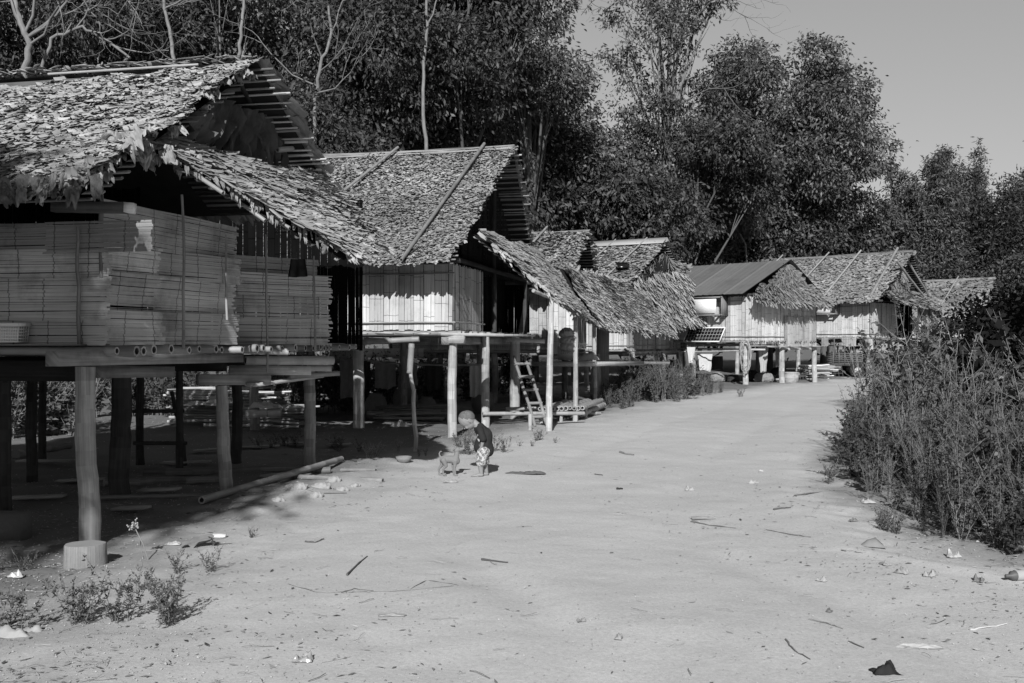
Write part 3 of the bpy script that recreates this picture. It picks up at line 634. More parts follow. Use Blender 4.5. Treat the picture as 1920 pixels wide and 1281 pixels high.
# porch roof of house 2: hangs from the gable, rests on forked posts by the road
def patch(mb, TLq, TRq, BRq, BLq, **k): thatch(mb, TLq, TRq, BRq, BLq, **k)
mb = MB()
q = [W(893, 433, 15.3), W(1036, 552, 16.5), W(1112, 603, 21.0), W(1008, 470, 21.6)]
patch(mb, q[3], q[0], q[1], q[2], rowp=.04, lw=.042, ll=.2, lift=.04, seed=31, und=.06, tone=.98, rag=.6)
q2 = [q[3], q[2], W(1190, 622, 25.6), W(1075, 498, 25.6)]
for i in range(50):
    t = U(0, 1); p = q[0] * (1 - t) + q[1] * t; bigleaf(mb, p, V(U(.2, .7), -.2, U(-.8, -.3)), V(0, -1, .3), U(.08, .2), U(.03, .07), U(.7, 1.5))
for i in range(60):
    t = U(0, 1); p = q[1] * (1 - t) + q[2] * t; bigleaf(mb, p, V(U(.2, .7), -.2, U(-.9, -.5)), V(0, -1, .3), U(.08, .22), U(.03, .08), U(.6, 1.5))
mb.build('porch_roof', TH(), h2)
for (px, pb, zt, r, tx, tn) in ((1029, 808, 2.34, .058, 1034, 1.25), (1079, 790, 2.0, .052, 1079, 1.0), (1116, 766, 1.9, .058, 1114, .9)):
    g_ = G(px, pb); t_ = W(tx, 560, g_[1]); stilt(h2, g_, zt, r, tn, 'porch_post', lean=(t_[0] - g_[0], 0), r1=r * .8)
mb = MB(); mb.pole(W(1000, 545, 15.9), W(1034, 560, 16.6), .03); mb.pole(W(1034, 558, 16.6), W(1116, 607, 21.5), .035, tone=.7); mb.pole(W(1034, 556, 16.6), W(1020, 520, 18.0), .03, tone=.6); mb.build('porch_beam', M['wood'], h2)

# ================================================================== house 3
H3, h3 = std_house('stilt_house', 'small thatched stilt house half hidden behind the long porch roof, third from the left', (1.1, 24.2), 12, 4.2, 5.2, 1.3, 2.85, 2.85, 4.45, of=.7, og=.3, ogr=.45, lw=.09, rowp=.05, ll=.18, lift=.04, seed=40,
    posts=((-1.6, .1, .09, .9), (.9, .2, .14, 1.1), (-.2, 2.5, .09, .8), (2.3, 4.4, .08, 1.0), (-3, .2, .08, .7)), gable_top='dark', wall='sheet', poles=(((-.75, -1.35, .15, .0, .03), .8),), lov=.3, wtone=.9)
mb = MB(); q3 = [W(1052, 498, 23.0), W(1118, 603, 22.4), W(1262, 622, 28.0), W(1176, 532, 29.4)]
patch(mb, q3[3], q3[0], q3[1], q3[2], rowp=.05, lw=.055, ll=.24, lift=.055, seed=41, und=.08, tone=1.05, rag=.6)
for i in range(70):
    t = U(0, 1); p = q3[1] * (1 - t) + q3[2] * t; bigleaf(mb, p, V(U(.2, .7), -.2, U(-.9, -.5)), V(0, -1, .3), U(.1, .26), U(.04, .1), U(.6, 1.5))
for i in range(40):
    t = U(0, 1); p = q3[0] * (1 - t) + q3[3] * t; bigleaf(mb, p, V(U(-.3, .3), -.2, U(.2, .6)), V(0, -1, .6), U(.06, .14), U(.06, .1), U(.9, 1.6))
mb.build('porch_roof', TH(), h3)
mb = MB(); g_ = V(2.26, 24.9, 0); mb.beam((2.27, 24.9, -.1), (2.27, 24.9, 1.98), .30, .16, (0, 1, 0), 1.1); mb.build('porch_post', M['wood'], h3)
mb = MB(); boards(mb, H3(.95, 2.4, 1.72), H3.ex, -H3.ey, .62, .6, .2, 1.1); mb.build('porch_wall', M['board'], h3); mb = MB(); boards(mb, H3(-.1, -.3, 1.2), H3.ex, -H3.ey, .55, 1.3, .2, 1.1); mb.build('porch_wall', M['board'], h3)
mb = MB(); mb.beam(W(1036, 683, 20.9), W(1172, 681, 24.4), 1.0, .09, (0, 0, 1), 1.2); mb.beam(H3(-.2, 2.0, .95), H3(2.6, 2.1, .95), .9, .06, tone=.6); mb.build('porch_deck', M['wood'], h3)

# ================================================================== house 4
H4, h4 = std_house('stilt_house', 'thatched stilt house with pale sheet-metal ridge and small dark panel on its roof', (3.75, 32.5), 30, 3.6, 5.0, 1.25, 3.1, 3.35, 5.0, of=.5, og=.3, ogr=.4, lw=.10, rowp=.06, ll=.2, lift=.045, seed=50, ridge=False,
    posts=((.15, .1, .09, 1.1), (.0, 4.9, .1, 1.1), (-1.5, .1, .09, .8), (.0, 2.6, .08, .9)), gable_top='dark', poles=(((-.35, -.75, .08, .05, .025), .9), ((-1.55, -2.0, .08, .0, .025), .9)), lov=.3, zfg=1.1)
mb = MB()
for sgn, y0 in ((-1, 2.5), (1, 2.5)):
    mb.beam(H4(-3.9, y0 + sgn * .2, 4.99), H4(.42, y0 + sgn * .2, 4.99), .42, .012, unit(V(0, 0, 1) + H4.ey * sgn * .6), 1.0)
mb.build('ridge_cap', M['tincap'], h4)
mb = MB(); mb.beam(W(1157, 497, 32.9), W(1178, 497, 33.0), .35, .03, unit(V(0, -.6, 1)), 1); mb.build('roof_panel', M['cell'], h4)
mb = MB(); q4 = [W(1183, 522, 32.2), W(1200, 615, 31.4), W(1318, 596, 35.4), W(1288, 505, 36.4)]
patch(mb, q4[3], q4[0], q4[1], q4[2], rowp=.08, lw=.085, ll=.34, lift=.09, seed=51, und=.10, tone=1.0, rag=.6)
patch(mb, H4(.35, 2.5, 4.6), H4(.3, 1.2, 4.1), q4[0] + V(.1, 0, 0), q4[3] * .45 + q4[0] * .55 + V(0, 0, .1), rowp=.09, lw=.09, ll=.34, lift=.1, seed=52, battens=0)
patch(mb, H4(.25, 3.6, 4.2), H4(.35, 2.5, 4.6), q4[3] * .45 + q4[0] * .55 + V(0, 0, .1), q4[3] + V(0, 0, .1), rowp=.09, lw=.09, ll=.34, lift=.1, seed=53, battens=0, tone=.8)
for i in range(60):
    t = U(0, 1); p = q4[1] * (1 - t) + q4[2] * t; bigleaf(mb, p, V(U(.1, .5), -.2, -1), V(0, -1, .3), U(.15, .35), U(.05, .11), U(.6, 1.5))
mb.build('skirt_roof', TH(), h4)

# ================================================================== house 5 (sheet metal)
H5, h5 = std_house('stilt_house', 'stilt house with smooth grey sheet-metal roof above a shaggy leaf gable', (8.0, 34.1), 45, 4.6, 4.9, 1.55, 3.05, 3.12, 4.42, of=.45, og=.2, ogr=.35, tin=True, seed=60, ridge=False,
    posts=((0, 0, .10, 1.2), (.0, 2.4, .11, 1.1), (.0, 4.8, .10, 1.1), (-2.2, .1, .08, .8), (-4.4, .1, .08, .8), (-2.3, 4.6, .08, .7)), zfg=1.42, lov=.1, wtone=1.1, gtone=1.45)
mb = MB(); thatch(mb, H5(.22, 2.35, 4.25), H5(.22, 2.55, 4.25), H5(.28, 3.9, 3.5), H5(.28, 1.0, 3.5), .07, .09, .30, .05, tone=.8, seed=61, battens=0)
thatch(mb, H5(.2, 4.2, 3.5), H5(.2, .7, 3.5), H5(.46, -.1, 2.98), H5(.46, 5.1, 2.98), .075, .085, .34, .07, tone=.95, seed=62, battens=0)
for i in range(90):
    t = U(0, 1); p = H5(.46, -.15 + 5.3 * t, 2.96); bigleaf(mb, p, V(.3, -.3, -1), V(.5, -.7, .3), U(.12, .32), U(.04, .1), U(.6, 1.4))
mb.build('gable_skirt', TH('thatch_old'), h5)
def window_box(root, Hn, x, z, w_, h_):
    mb = MB(); y = -.36
    for (a, b) in (((x, y, z), (x + w_, y, z)), ((x, y, z + h_), (x + w_, y, z + h_)), ((x, y, z), (x, y, z + h_)), ((x + w_, y, z - .03), (x + w_, y, z + h_ + .03))):
        mb.beam(Hn(*a), Hn(*b), .05, .05, (0, 1, .2), .7)
    for zz in (z, z + h_):
        for xx in (x, x + w_): mb.beam(Hn(xx, y - .05, zz), Hn(xx, .02, zz), .05, .05, tone=.6)
    for xx in (x + .3, x + w_ * .75): mb.beam(Hn(xx, -.42, z - .05), Hn(xx, .02, z - .02), .06, .05, tone=.5)
    mb.beam(Hn(x + w_ + .02, y + .02, z + h_ / 2), Hn(x + w_ + .02, -.01, z + h_ / 2), h_, .02, (1, 0, 0), .5)
    f = mb.build('window_frame', M['wood'], root)
    mb = MB(); c = Hn(x + w_ * .44, y - .035, z + h_ / 2); mb.beam(Hn(x + .06, y - .035, z + h_ / 2), Hn(x + w_ * .84, y - .035, z + h_ / 2), .02, h_ * .8, tone=1.0); s_ = mb.build('shutter', M['white'], f)
window_box(h5, H5, -2.0, 2.42, 1.28, .62)
mb = MB(); boards(mb, H5(.05, 2.5, 1.2), H5.ey, H5.ex, 2.35, 1.2, .22, .95); mb.build('gable_panel', M['board'], h5)
mb = MB()
for i in range(5): mb.beam(H5(.12, 1.2 + i * .8, 1.33), H5(.2, 1.8 + i * .8, 1.3), .1, .05, tone=.9)
mb.beam(H5(-4, .5, 1.25), H5(.4, .6, 1.22), .06, .06, tone=1.3); mb.build('ledge_board', M['bamboo'], h5)

# ================================================================== house 6
H6, h6 = std_house('stilt_house', 'thatched stilt house with a trailer parked beneath it at the end of the road', (15.0, 41.8), 42, 6.5, 4.8, 1.7, 3.15, 3.2, 5.42, of=.55, og=.55, ogr=.95, lw=.12, rowp=.07, ll=.22, seed=70, thk='thatch_old',
    posts=((.06, -.05, .14, 1.2), (0, 3.0, .1, 1.0), (.8, 4.8, .12, 1.0), (-3.2, 0, .1, 1), (-6.2, 0, .1, 1), (-3, 4.6, .1, .8)), gable_top='dark', gw=3.0, zfg=1.7, lift=.045, wtone=1.1, gtone=1.3,
    poles=(((-5.2, -6.0, .12, -.3, .035), .9), ((-2.9, -3.6, .1, .1, .035), .9), ((-1.4, -1.9, .1, .5, .04), .9), ((.25, .2, .1, -.1, .06), .7)))
window_box(h6, H6, -2.75, 2.68, 1.45, .5)
mb = MB(); thatch(mb, H6(.35, 2.2, 4.9), H6(.35, 2.5, 4.9), H6(.5, 3.2, 3.5), H6(.5, .5, 3.5), .08, .11, .34, .06, tone=.9, seed=71, battens=0)
thatch(mb, H6(.4, 5.0, 3.75), H6(.4, .3, 3.6), H6(1.1, -.3, 3.15), H6(1.3, 5.4, 3.05), .08, .1, .36, .08, tone=1.0, seed=72, battens=0)
thatch(mb, H6(1.15, 5.2, 2.9), H6(1.0, 3.2, 2.95), H6(1.0, 3.2, 2.45), H6(1.2, 5.2, 2.4), .08, .1, .3, .05, tone=1.2, seed=73, battens=0)
mb.build('gable_skirt', TH('thatch_old'), h6)
mb = MB(); mb.pole(H6(.9, .6, 4.9), H6(.9, 3.8, 3.5), .05, tone=.8); mb.pole(H6(.6, 2.4, 5.2), H6(.9, 5.2, 3.1), .05, tone=.7); mb.pole(H6(1.0, 4.4, -.1), H6(1.0, 4.4, 3.0), .13, tone=.8); mb.pole(H6(.9, 3.2, 1.5), H6(.9, 3.2, 3.0), .08, tone=1.3); mb.beam(H6(0, 3.2, 1.62), H6(1.4, 5.6, 1.55), .3, .08, tone=1.0); mb.beam(H6(0, 4.2, 1.2), H6(2.4, 5.2, 1.15), .2, .08, tone=1.0); mb.build('porch_frame', M['wood'], h6)
mb = MB(); boards(mb, H6(.75, 3.2, 1.66), H6.ey, H6.ex, 1.8, .62, .25, 1.0); mb.build('porch_wall', M['board'], h6)
mb = MB()
for i in range(4): boards(mb, H6(-3.9 + i * .9, -.02, 1.3), H6.ex, -H6.ey, U(.3, .7), .38, .2, .7)
mb.build('hanging_board', M['board'], h6)
# ================================================================== houses 7, 8 far behind
H7, h7 = std_house('stilt_house', 'farthest thatched house, only its roof rising over the weeds at the right', (24.2, 52.5), 38, 4.6, 4.5, 1.6, 2.8, 2.9, 4.95, of=.6, og=.5, ogr=.7, lw=.2, rowp=.14, ll=.4, seed=80, thk='thatch_old',
    posts=((0, 0, .1, 1), (-4, 0, .1, 1)), gable_top='dark', poles=(((-3.9, -4.4, .08, 0, .04), .9), ((-1.2, -1.6, .08, 0, .04), .8)), lift=.06)
H8, h8 = std_house('stilt_house', 'low dark thatched roof peeping out behind the sheet-metal roof', (12.4, 46.5), 30, 5.0, 4.0, 1.6, 3.6, 3.9, 5.5, of=.6, og=.3, ogr=.4, lw=.2, rowp=.14, ll=.4, seed=90, thk='thatch_old', posts=((0, 0, .1, 1),), lift=.06)
# ================================================================== ground
def make_ground():
    ys = np.concatenate([np.linspace(-40, 3.5, 18)[:-1], np.arange(3.5, 9, .035), np.arange(9, 22, .07), np.geomspace(22, 45, 110), np.geomspace(46, 1500, 40)])
    xs = np.concatenate([-np.geomspace(1200, 9, 26), np.arange(-8.8, -4, .15), np.arange(-4, 5, .04), np.arange(5, 12, .12), np.geomspace(12.2, 1400, 44)])
    X, Y = np.meshgrid(xs, ys); Z = ghn(X, Y)
    Z = Z * np.clip(1.5 - (np.abs(X) + np.abs(Y)) / 200, 0, 1)
    v = np.stack([X, Y, Z], -1).reshape(-1, 3); nx, ny = len(xs), len(ys)
    j, i = np.meshgrid(np.arange(ny - 1), np.arange(nx - 1), indexing='ij'); b = (j * nx + i).ravel()
    f = np.stack([b, b + 1, b + nx + 1, b + nx], 1)
    cx = (X[:-1, :-1] + X[1:, 1:]).ravel() / 2; cy = (Y[:-1, :-1] + Y[1:, 1:]).ravel() / 2
    # trodden road paler, soil beneath the weeds darker, soil under the stilts darkened for shade
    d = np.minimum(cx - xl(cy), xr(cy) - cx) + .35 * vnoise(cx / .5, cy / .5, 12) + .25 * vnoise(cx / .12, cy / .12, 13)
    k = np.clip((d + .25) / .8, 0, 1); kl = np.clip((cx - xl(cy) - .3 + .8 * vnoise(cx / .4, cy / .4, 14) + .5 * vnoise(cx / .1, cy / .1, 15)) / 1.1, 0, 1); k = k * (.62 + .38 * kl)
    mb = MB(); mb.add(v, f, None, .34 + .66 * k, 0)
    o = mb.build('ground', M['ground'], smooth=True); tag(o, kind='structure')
make_ground()

# ================================================================== foliage tools
def leaves(mb, P, D, Ln, Wd, tone, mat=0, fold=.25, droop=0.0):
    """kite leaves at P pointing along D"""
    n = len(P); D = unit_rows(D); r = rng.normal(0, 1, (n, 3)); r[:, 2] += .6
    A = unit_rows(np.cross(D, r)); Nn = np.cross(A, D)
    Ln = np.broadcast_to(Ln, (n,))[:, None]; Wd = np.broadcast_to(Wd, (n,))[:, None]
    p0 = P; p1 = P + D * Ln * .45 + A * Wd * .5 + Nn * Wd * fold; p2 = P + D * Ln - V(0, 0, 1) * Ln * droop; p3 = P + D * Ln * .45 - A * Wd * .5 + Nn * Wd * fold
    v = np.stack([p0, p1, p2, p3], 1).reshape(-1, 3)
    f = np.arange(n)[:, None] * 4 + np.arange(4)[None]
    mb.add(v, f, None, tone, mat)
def rand_dir(n): return unit_rows(rng.normal(0, 1, (n, 3)))

LEAFK, LEAFN = 1.12, 2.4
def tree(name, label, base, crown, lumps, nleaf, leafL, mat_='leafB', bark='barkdark', tr=.18, cat='tree', group='trees behind the houses', lr=(.9, 1.6), leafW=.40, droop=.8, clump=14, spread=.30, shell=.72, lean=0, trunk_top=None, tone=1.0, nb=26, fork=.35):
    """crown: (cx,cy,cz,rx,ry,rz); lumps: number of leafy boughs; nleaf leaves in all"""
    cx, cy, cz, rx, ry, rz = crown; nleaf = int(nleaf * LEAFN); leafL *= LEAFK
    g_ = gh(base[0], base[1]); root = thing(name, label, cat, (base[0], base[1], g_), 0, group)
    d = rand_dir(lumps); rad = rng.uniform(.15, 1, lumps) ** .42
    C = np.stack([cx + d[:, 0] * rad * rx, cy + d[:, 1] * rad * ry, cz + d[:, 2] * rad * rz], 1)
    R = rng.uniform(lr[0], lr[1], lumps)
    tb = MB(); top = np.array([cx, cy, trunk_top or cz + rz * .35]); b0 = V(base[0], base[1], g_ - .2)
    k = 9; t = np.linspace(0, 1, k)[:, None]; w_ = np.cumsum(rng.normal(0, .12, (k, 3)), 0); w_ -= w_[0] + (w_[-1] - w_[0]) * t
    path = b0 * (1 - t) + top * t + w_; tb.tube(path, np.linspace(tr, tr * .3, k), 9)
    for i in range(min(lumps, nb)):
        s = np.clip((C[i][2] - g_) / (top[2] - g_) * U(.35, .75), fork * .6, .92); idx = s * (k - 1); i0 = int(idx); p0 = path[i0] * (1 - idx + i0) + path[min(i0 + 1, k - 1)] * (idx - i0)
        m = (p0 + C[i]) / 2 + V(U(-.3, .3), U(-.3, .3), U(-.1, .5)); tt = np.linspace(0, 1, 6)[:, None]
        pts = p0 * (1 - tt) ** 2 + 2 * m * tt * (1 - tt) + C[i] * tt ** 2
        tb.tube(pts, np.linspace(tr * .38, tr * .07, 6), 6)
        for q in range(3):
            e = C[i] + rand_dir(1)[0] * R[i] * .9; tb.tube([pts[3 + q % 2], (pts[4] + e) / 2 + V(0, 0, .1), e], [tr * .12, tr * .07, tr * .03], 4, caps=False)
    tb.build('trunk', M[bark], root, smooth=True)
    nc = max(1, nleaf // clump); which = rng.choice(lumps, nc, p=R ** 2 / np.sum(R ** 2))
    dd = rand_dir(nc); dd[:, 2] += .15; rr = R[which] * rng.uniform(shell, 1.05, nc)
    cc = C[which] + dd * rr[:, None] * np.array([1, 1, .8])
    P = np.repeat(cc, clump, 0) + rng.normal(0, spread, (nc * clump, 3)) * np.array([1, 1, .55])
    out_ = np.repeat(unit_rows(cc - C[which]), clump, 0)
    D = rand_dir(nc * clump) * .9 + out_ * .55; D[:, 2] -= droop
    tn = np.clip(rng.normal(1, .28, nc * clump), .35, 2.0) * np.repeat(rng.uniform(.4, 1.55, nc), clump) * tone
    mb = MB(); leaves(mb, P, D, leafL * rng.uniform(.6, 1.25, nc * clump), leafL * leafW * rng.uniform(.7, 1.2, nc * clump), tn)
    mb.build('crown', M[mat_], root)
    return root

def at(px, py, Y): return W(px, py, Y)
def crown_px(px, py, Y, rpx, rpy, ry):
    c = W(px, py, Y); s = F / Y; return (c[0], Y, c[2], rpx / s, ry, rpy / s)
# far forest wall closing the view between the crowns
mb = MB(); P = []; D = []
for i in range(3400):
    px = U(-150, 1640); Y = U(58, 66); top = np.interp(px, [-150, 480, 510, 640, 680, 860, 1000, 1100, 1200, 1500, 1640], [-120, -120, 150, 150, -120, -120, 120, 280, 350, 400, 450]) + 60 * float(vnoise(px / 60, 0, 41))
    py = 640 - (640 - top) * U(0, 1) ** .8; k = 12; P.append(W(px, py, Y) + rng.normal(0, .6, (k, 3))); D.append(rng.normal(0, 1, (k, 3)) + V(0, -.3, -.5))
P = np.concatenate(P); D = np.concatenate(D); leaves(mb, P, D, rng.uniform(.35, .7, len(P)), .28, np.clip(rng.normal(.8, .35, len(P)), .3, 2))
one('forest', mb, M['leafB'], 'far dark forest closing the view behind the trees', 'forest', (0, 60, 0), kind='stuff')
# --- backdrop, left to right
TR = [
 # px,py,Y, rpx,rpy,ry, lumps,leaves,leafL, mat, bark, tr, label
 (60, 60, 24, 170, 110, 2.5, 14, 6000, .15, 'leafB', 'bark', .16, 'dark leafy tree behind the left end of the nearest roof'),
 (250, 20, 27, 150, 130, 2.5, 16, 7000, .16, 'leafB', 'bark', .12, 'dense tree above the middle of the nearest roof'),
 (430, -20, 28, 130, 150, 2.5, 13, 5500, .16, 'leafA', 'bark', .12, 'loose tree above the nearest roof ridge end'),
 (560, 120, 32, 80, 180, 2.5, 8, 1500, .16, 'leafC', 'bark', .14, 'sparse pale tree with bright gaps between the first two roofs'),
 (690, 130, 30, 120, 240, 3, 26, 15000, .17, 'leafB', 'barkdark', .2, 'dark dense tree left above the second roof'),
 (850, 60, 32, 140, 220, 3, 28, 16000, .18, 'leafB', 'barkdark', .24, 'tall dark tree above the second roof reaching out of the picture'),
 (990, 70, 36, 85, 180, 3, 22, 9500, .18, 'leafA', 'barkdark', .22, 'tall dense tree right of the second roof ridge'),
 (1070, 330, 41, 130, 130, 3, 24, 15000, .20, 'leafA', 'barkdark', .18, 'feathery leaved tree above the third and fourth roofs'),
 (1270, 350, 42, 150, 150, 3, 24, 13000, .20, 'leafB', 'barkdark', .2, 'broad dark tree behind the ridge of the fourth house'),
 (1440, 290, 50, 185, 195, 5, 70, 36000, .22, 'leafA', 'barkdark', .34, 'big round tree standing alone against the sky'),
 (1250, 80, 44, 120, 170, 3, 22, 3000, .20, 'leafA', 'bark', .2, 'tall thin tree with open crown and bare twigs against the sky'),
 (1560, 260, 52, 62, 110, 3, 14, 5200, .24, 'leafA', 'barkdark', .18, 'right shoulder tree with large drooping leaves against the sky'),
]
for (px, py, Y, rpx, rpy, ry, lm, nl, ll_, mt, bk, tr_, lab) in TR:
    c = crown_px(px, py, Y, rpx, rpy, ry)
    big = lm > 30
    tree('broadleaf_tree', lab, (c[0] + U(-.5, .5), Y + .5), c, lm, nl, ll_, mt, bk, tr_, lr=((.85, 1.45) if 'thin' not in lab else (.6, 1.0)) if not big else (.9, 1.5), clump=30 if not big else 34, spread=.26 if not big else .32, nb=14 if lm < 20 else 24)
# understory masses filling behind and between the roofs
US = [(90, 200, 25, 150, 60, 9, 'low leafy tree with bright leaves under the leftmost crown'), (330, 110, 29, 170, 60, 10, 'shrubby tree just above the nearest ridge'),
      (620, 330, 27, 110, 110, 12, 'shrubby tree between the first and second roofs'), (760, 250, 33, 120, 60, 12, 'glossy low tree along the ridge of the second roof'),
      (930, 330, 38, 120, 130, 12, 'low tree behind the gable of the second house'), (1130, 430, 40, 120, 70, 12, 'low tree right behind the third ridge'),
      (1290, 440, 46, 130, 60, 12, 'low dark tree between fourth and fifth roofs'), (1430, 440, 49, 120, 60, 12, 'low tree behind the sheet-metal roof'),
      (1560, 430, 54, 80, 60, 12, 'low tree above the roof with the parked trailer'), (1700, 520, 60, 80, 30, 11, 'rounded bushy tree behind the farthest roof'),
      (1800, 540, 62, 80, 30, 12, 'broad bush behind the farthest roof ridge'), (1900, 545, 58, 80, 30, 12, 'broad leafy tree at the right edge')]
for (px, py, Y, rpx, rpy, lm, lab) in US:
    c = crown_px(px, py, Y, rpx, rpy, 2.2)
    tree('broadleaf_tree', lab, (c[0], Y), c, lm, 6500, .17 if Y < 35 else .24, 'leafB', 'barkdark', .12, lr=(.9, 1.4), nb=8, trunk_top=max(1.2, c[2]), spread=.3)
# tall pale bare trunks above the nearest roof, leaning bare tree at far left
def bare_tree(label, pts_px, Y, r0, twigs, group='pale bare trunks above the nearest roof', bark='bark'):
    b = W(pts_px[0][0], pts_px[0][1], Y); g_ = gh(b[0], Y)
    root = thing('bare_tree', label, 'bare tree', (b[0], Y, g_), 0, group)
    pts = [V(b[0] + .1, Y, g_ - .2)] + [W(x, y, Y + U(-.1, .1)) for x, y in pts_px]
    tb = MB(); pts = np.array(pts); tt = np.linspace(0, len(pts) - 1, len(pts) * 4)
    pp = np.stack([np.interp(tt, range(len(pts)), pts[:, i]) for i in range(3)], 1) + rng.normal(0, .015, (len(tt), 3))
    r0 *= .6
    tb.tube(pp, np.linspace(r0, r0 * .55, len(pp)), 8); tb.build('trunk', M[bark], root, smooth=True)
    mb = MB()
    def grow(p, d, L_, r, dep):
        d = unit(d); q = [p]; dd = d.copy()
        for i in range(5): dd = unit(dd + rng.normal(0, .2, 3) + V(0, 0, .03)); q.append(q[-1] + dd * L_ / 5)
        mb.tube(q, np.linspace(r, r * .5, 6), 4, caps=False)
        if dep:
            for _ in range(3): grow(q[random.randint(2, 5)], unit(dd + rng.normal(0, .7, 3)), L_ * U(.45, .75), r * .5, dep - 1)
    for (i, dx, dz, L_) in twigs: grow(pp[int(i * (len(pp) - 1))], V(dx, U(-.4, .2), dz), L_, r0 * .45, 3)
    mb.build('branch', M[bark], root); return root
bare_tree('slender pale trunk leaning left above the nearest roof', [(330, 130), (318, 60), (308, 0), (300, -80)], 22, .085, [(.8, -.6, .6, 1.6), (.7, .8, .5, 1.4)])
bare_tree('straight pale trunk above the nearest ridge end', [(444, 130), (452, 60), (458, 0), (462, -80)], 23, .085, [(.75, -.9, .4, 1.5), (.85, .8, .6, 1.6)])
bare_tree('forked bare tree at the upper left corner', [(45, 130), (55, 90), (40, 40), (20, -20)], 20, .14, [(.6, .9, .6, 2.2), (.55, 1, .2, 2.4), (.7, -.5, .8, 1.5), (.65, .3, 1, 2.0), (.6, 1, .5, 2.6)])
bare_tree('arching leafless tree behind the nearest roof', [(75, 130), (100, 70), (150, 50), (200, 75), (245, 110)], 21, .07, [(.5, .4, .9, 1.5), (.7, 1, -.1, 1.5), (.8, .9, .2, 1.2), (.9, 1, -.3, 1.2), (.6, 1, .5, 1.6)])
bare_tree('bare twisted tree between the first two roofs', [(590, 190), (600, 130), (622, 70), (615, 10)], 25, .09, [(.4, -.9, .5, 1.8), (.5, .9, .6, 1.6), (.6, -.6, .8, 1.6), (.8, .6, .9, 1.4), (.35, 1, .3, 1.4)])
bare_tree('pale trunk behind the second roof', [(800, 290), (792, 180), (800, 60), (798, -40)], 27, .10, [(.8, .6, .8, 1.6)])
bare_tree('thin bare tree against the sky with open twigs', [(1245, 330), (1250, 200), (1238, 90), (1230, -20)], 43, .16, [(.5, .9, 1, 3.5), (.6, -.8, 1, 3), (.7, .9, .9, 4), (.8, -.6, 1, 3), (.85, 1, .5, 4.5), (.75, 1, .7, 5)], bark='barkdark')
bare_tree('slanting dead limb in the big round tree', [(1400, 460), (1370, 410), (1330, 330), (1352, 318)], 45, .07, [(.9, 1, .4, 1.0)])
# bamboo clumps far right
def bamboo_clump(label, px, Y, top_px, spread_px, n, seed, lean=0, tone=1.0):
    c = W(px, 640, Y); root = thing('bamboo_clump', label, 'bamboo', (c[0], Y, 0), 0, 'bamboo clumps on the skyline')
    cm, lm = MB(), MB(); s = F / Y; H_ = ((640 - top_px) / s + 1.5) * 1.12; sp_ = spread_px / s; P = []; D = []
    for i in range(n):
        a = U(0, 6.28); e = U(.2, 1.0); b = V(c[0] + math.cos(a) * .8, Y + math.sin(a) * .8, 0)
        h = H_ * U(.8, 1.0) * (1 - .22 * e); out_ = V(math.cos(a) * sp_ * e + lean * U(.4, 1) , math.sin(a) * sp_ * .6 * e, 0)
        t = np.linspace(0, 1, 12)[:, None]; pts = b + out_ * t ** 2.2 + V(0, 0, 1) * h * (t - .16 * e * t ** 4) ; cm.tube(pts, np.linspace(.05, .012, 12), 5, caps=False)
        for tt in rng.uniform(.15, 1.0, 105):
            p = b + out_ * tt ** 2.2 + V(0, 0, h * (tt - .16 * e * tt ** 4)); dr = unit(V(rng.normal(), rng.normal(), U(-.4, 1.1))); L_ = U(.3, 1.6) * (1.05 - .35 * tt)
            k = 24; x = np.linspace(.05, 1, k)[:, None]; q = p + dr * L_ * x - V(0, 0, 1) * .35 * L_ * x ** 2
            P.append(q + rng.normal(0, .13, (k, 3))); D.append(np.tile(dr, (k, 1)) * .4 + V(0, 0, -.3) + rng.normal(0, .7, (k, 3)))
    P = np.concatenate(P); D = np.concatenate(D)
    leaves(lm, P, D, rng.uniform(.18, .42, len(P)), .085, np.clip(rng.normal(1, .25, len(P)), .4, 1.8) * tone)
    cm.build('culm', M['bark'], root, smooth=True); lm.build('crown', M['leafC'], root)
bamboo_clump('tallest bamboo clump pointing up against the sky', 1800, 66, 250, 38, 22, 1, 0, 1.0)
bamboo_clump('bamboo clump arching to the left', 1772, 60, 268, 42, 20, 2, -2.3, 1.0)
bamboo_clump('short drooping bamboo at the left of the skyline clumps', 1725, 68, 345, 45, 16, 3, -1.6, .9)
bamboo_clump('dark bamboo clump right of the tallest one', 1868, 60, 335, 45, 20, 4, .3, .5)
bamboo_clump('bamboo clump cut by the right edge of the picture', 1935, 70, 245, 60, 20, 5, .4, .9)

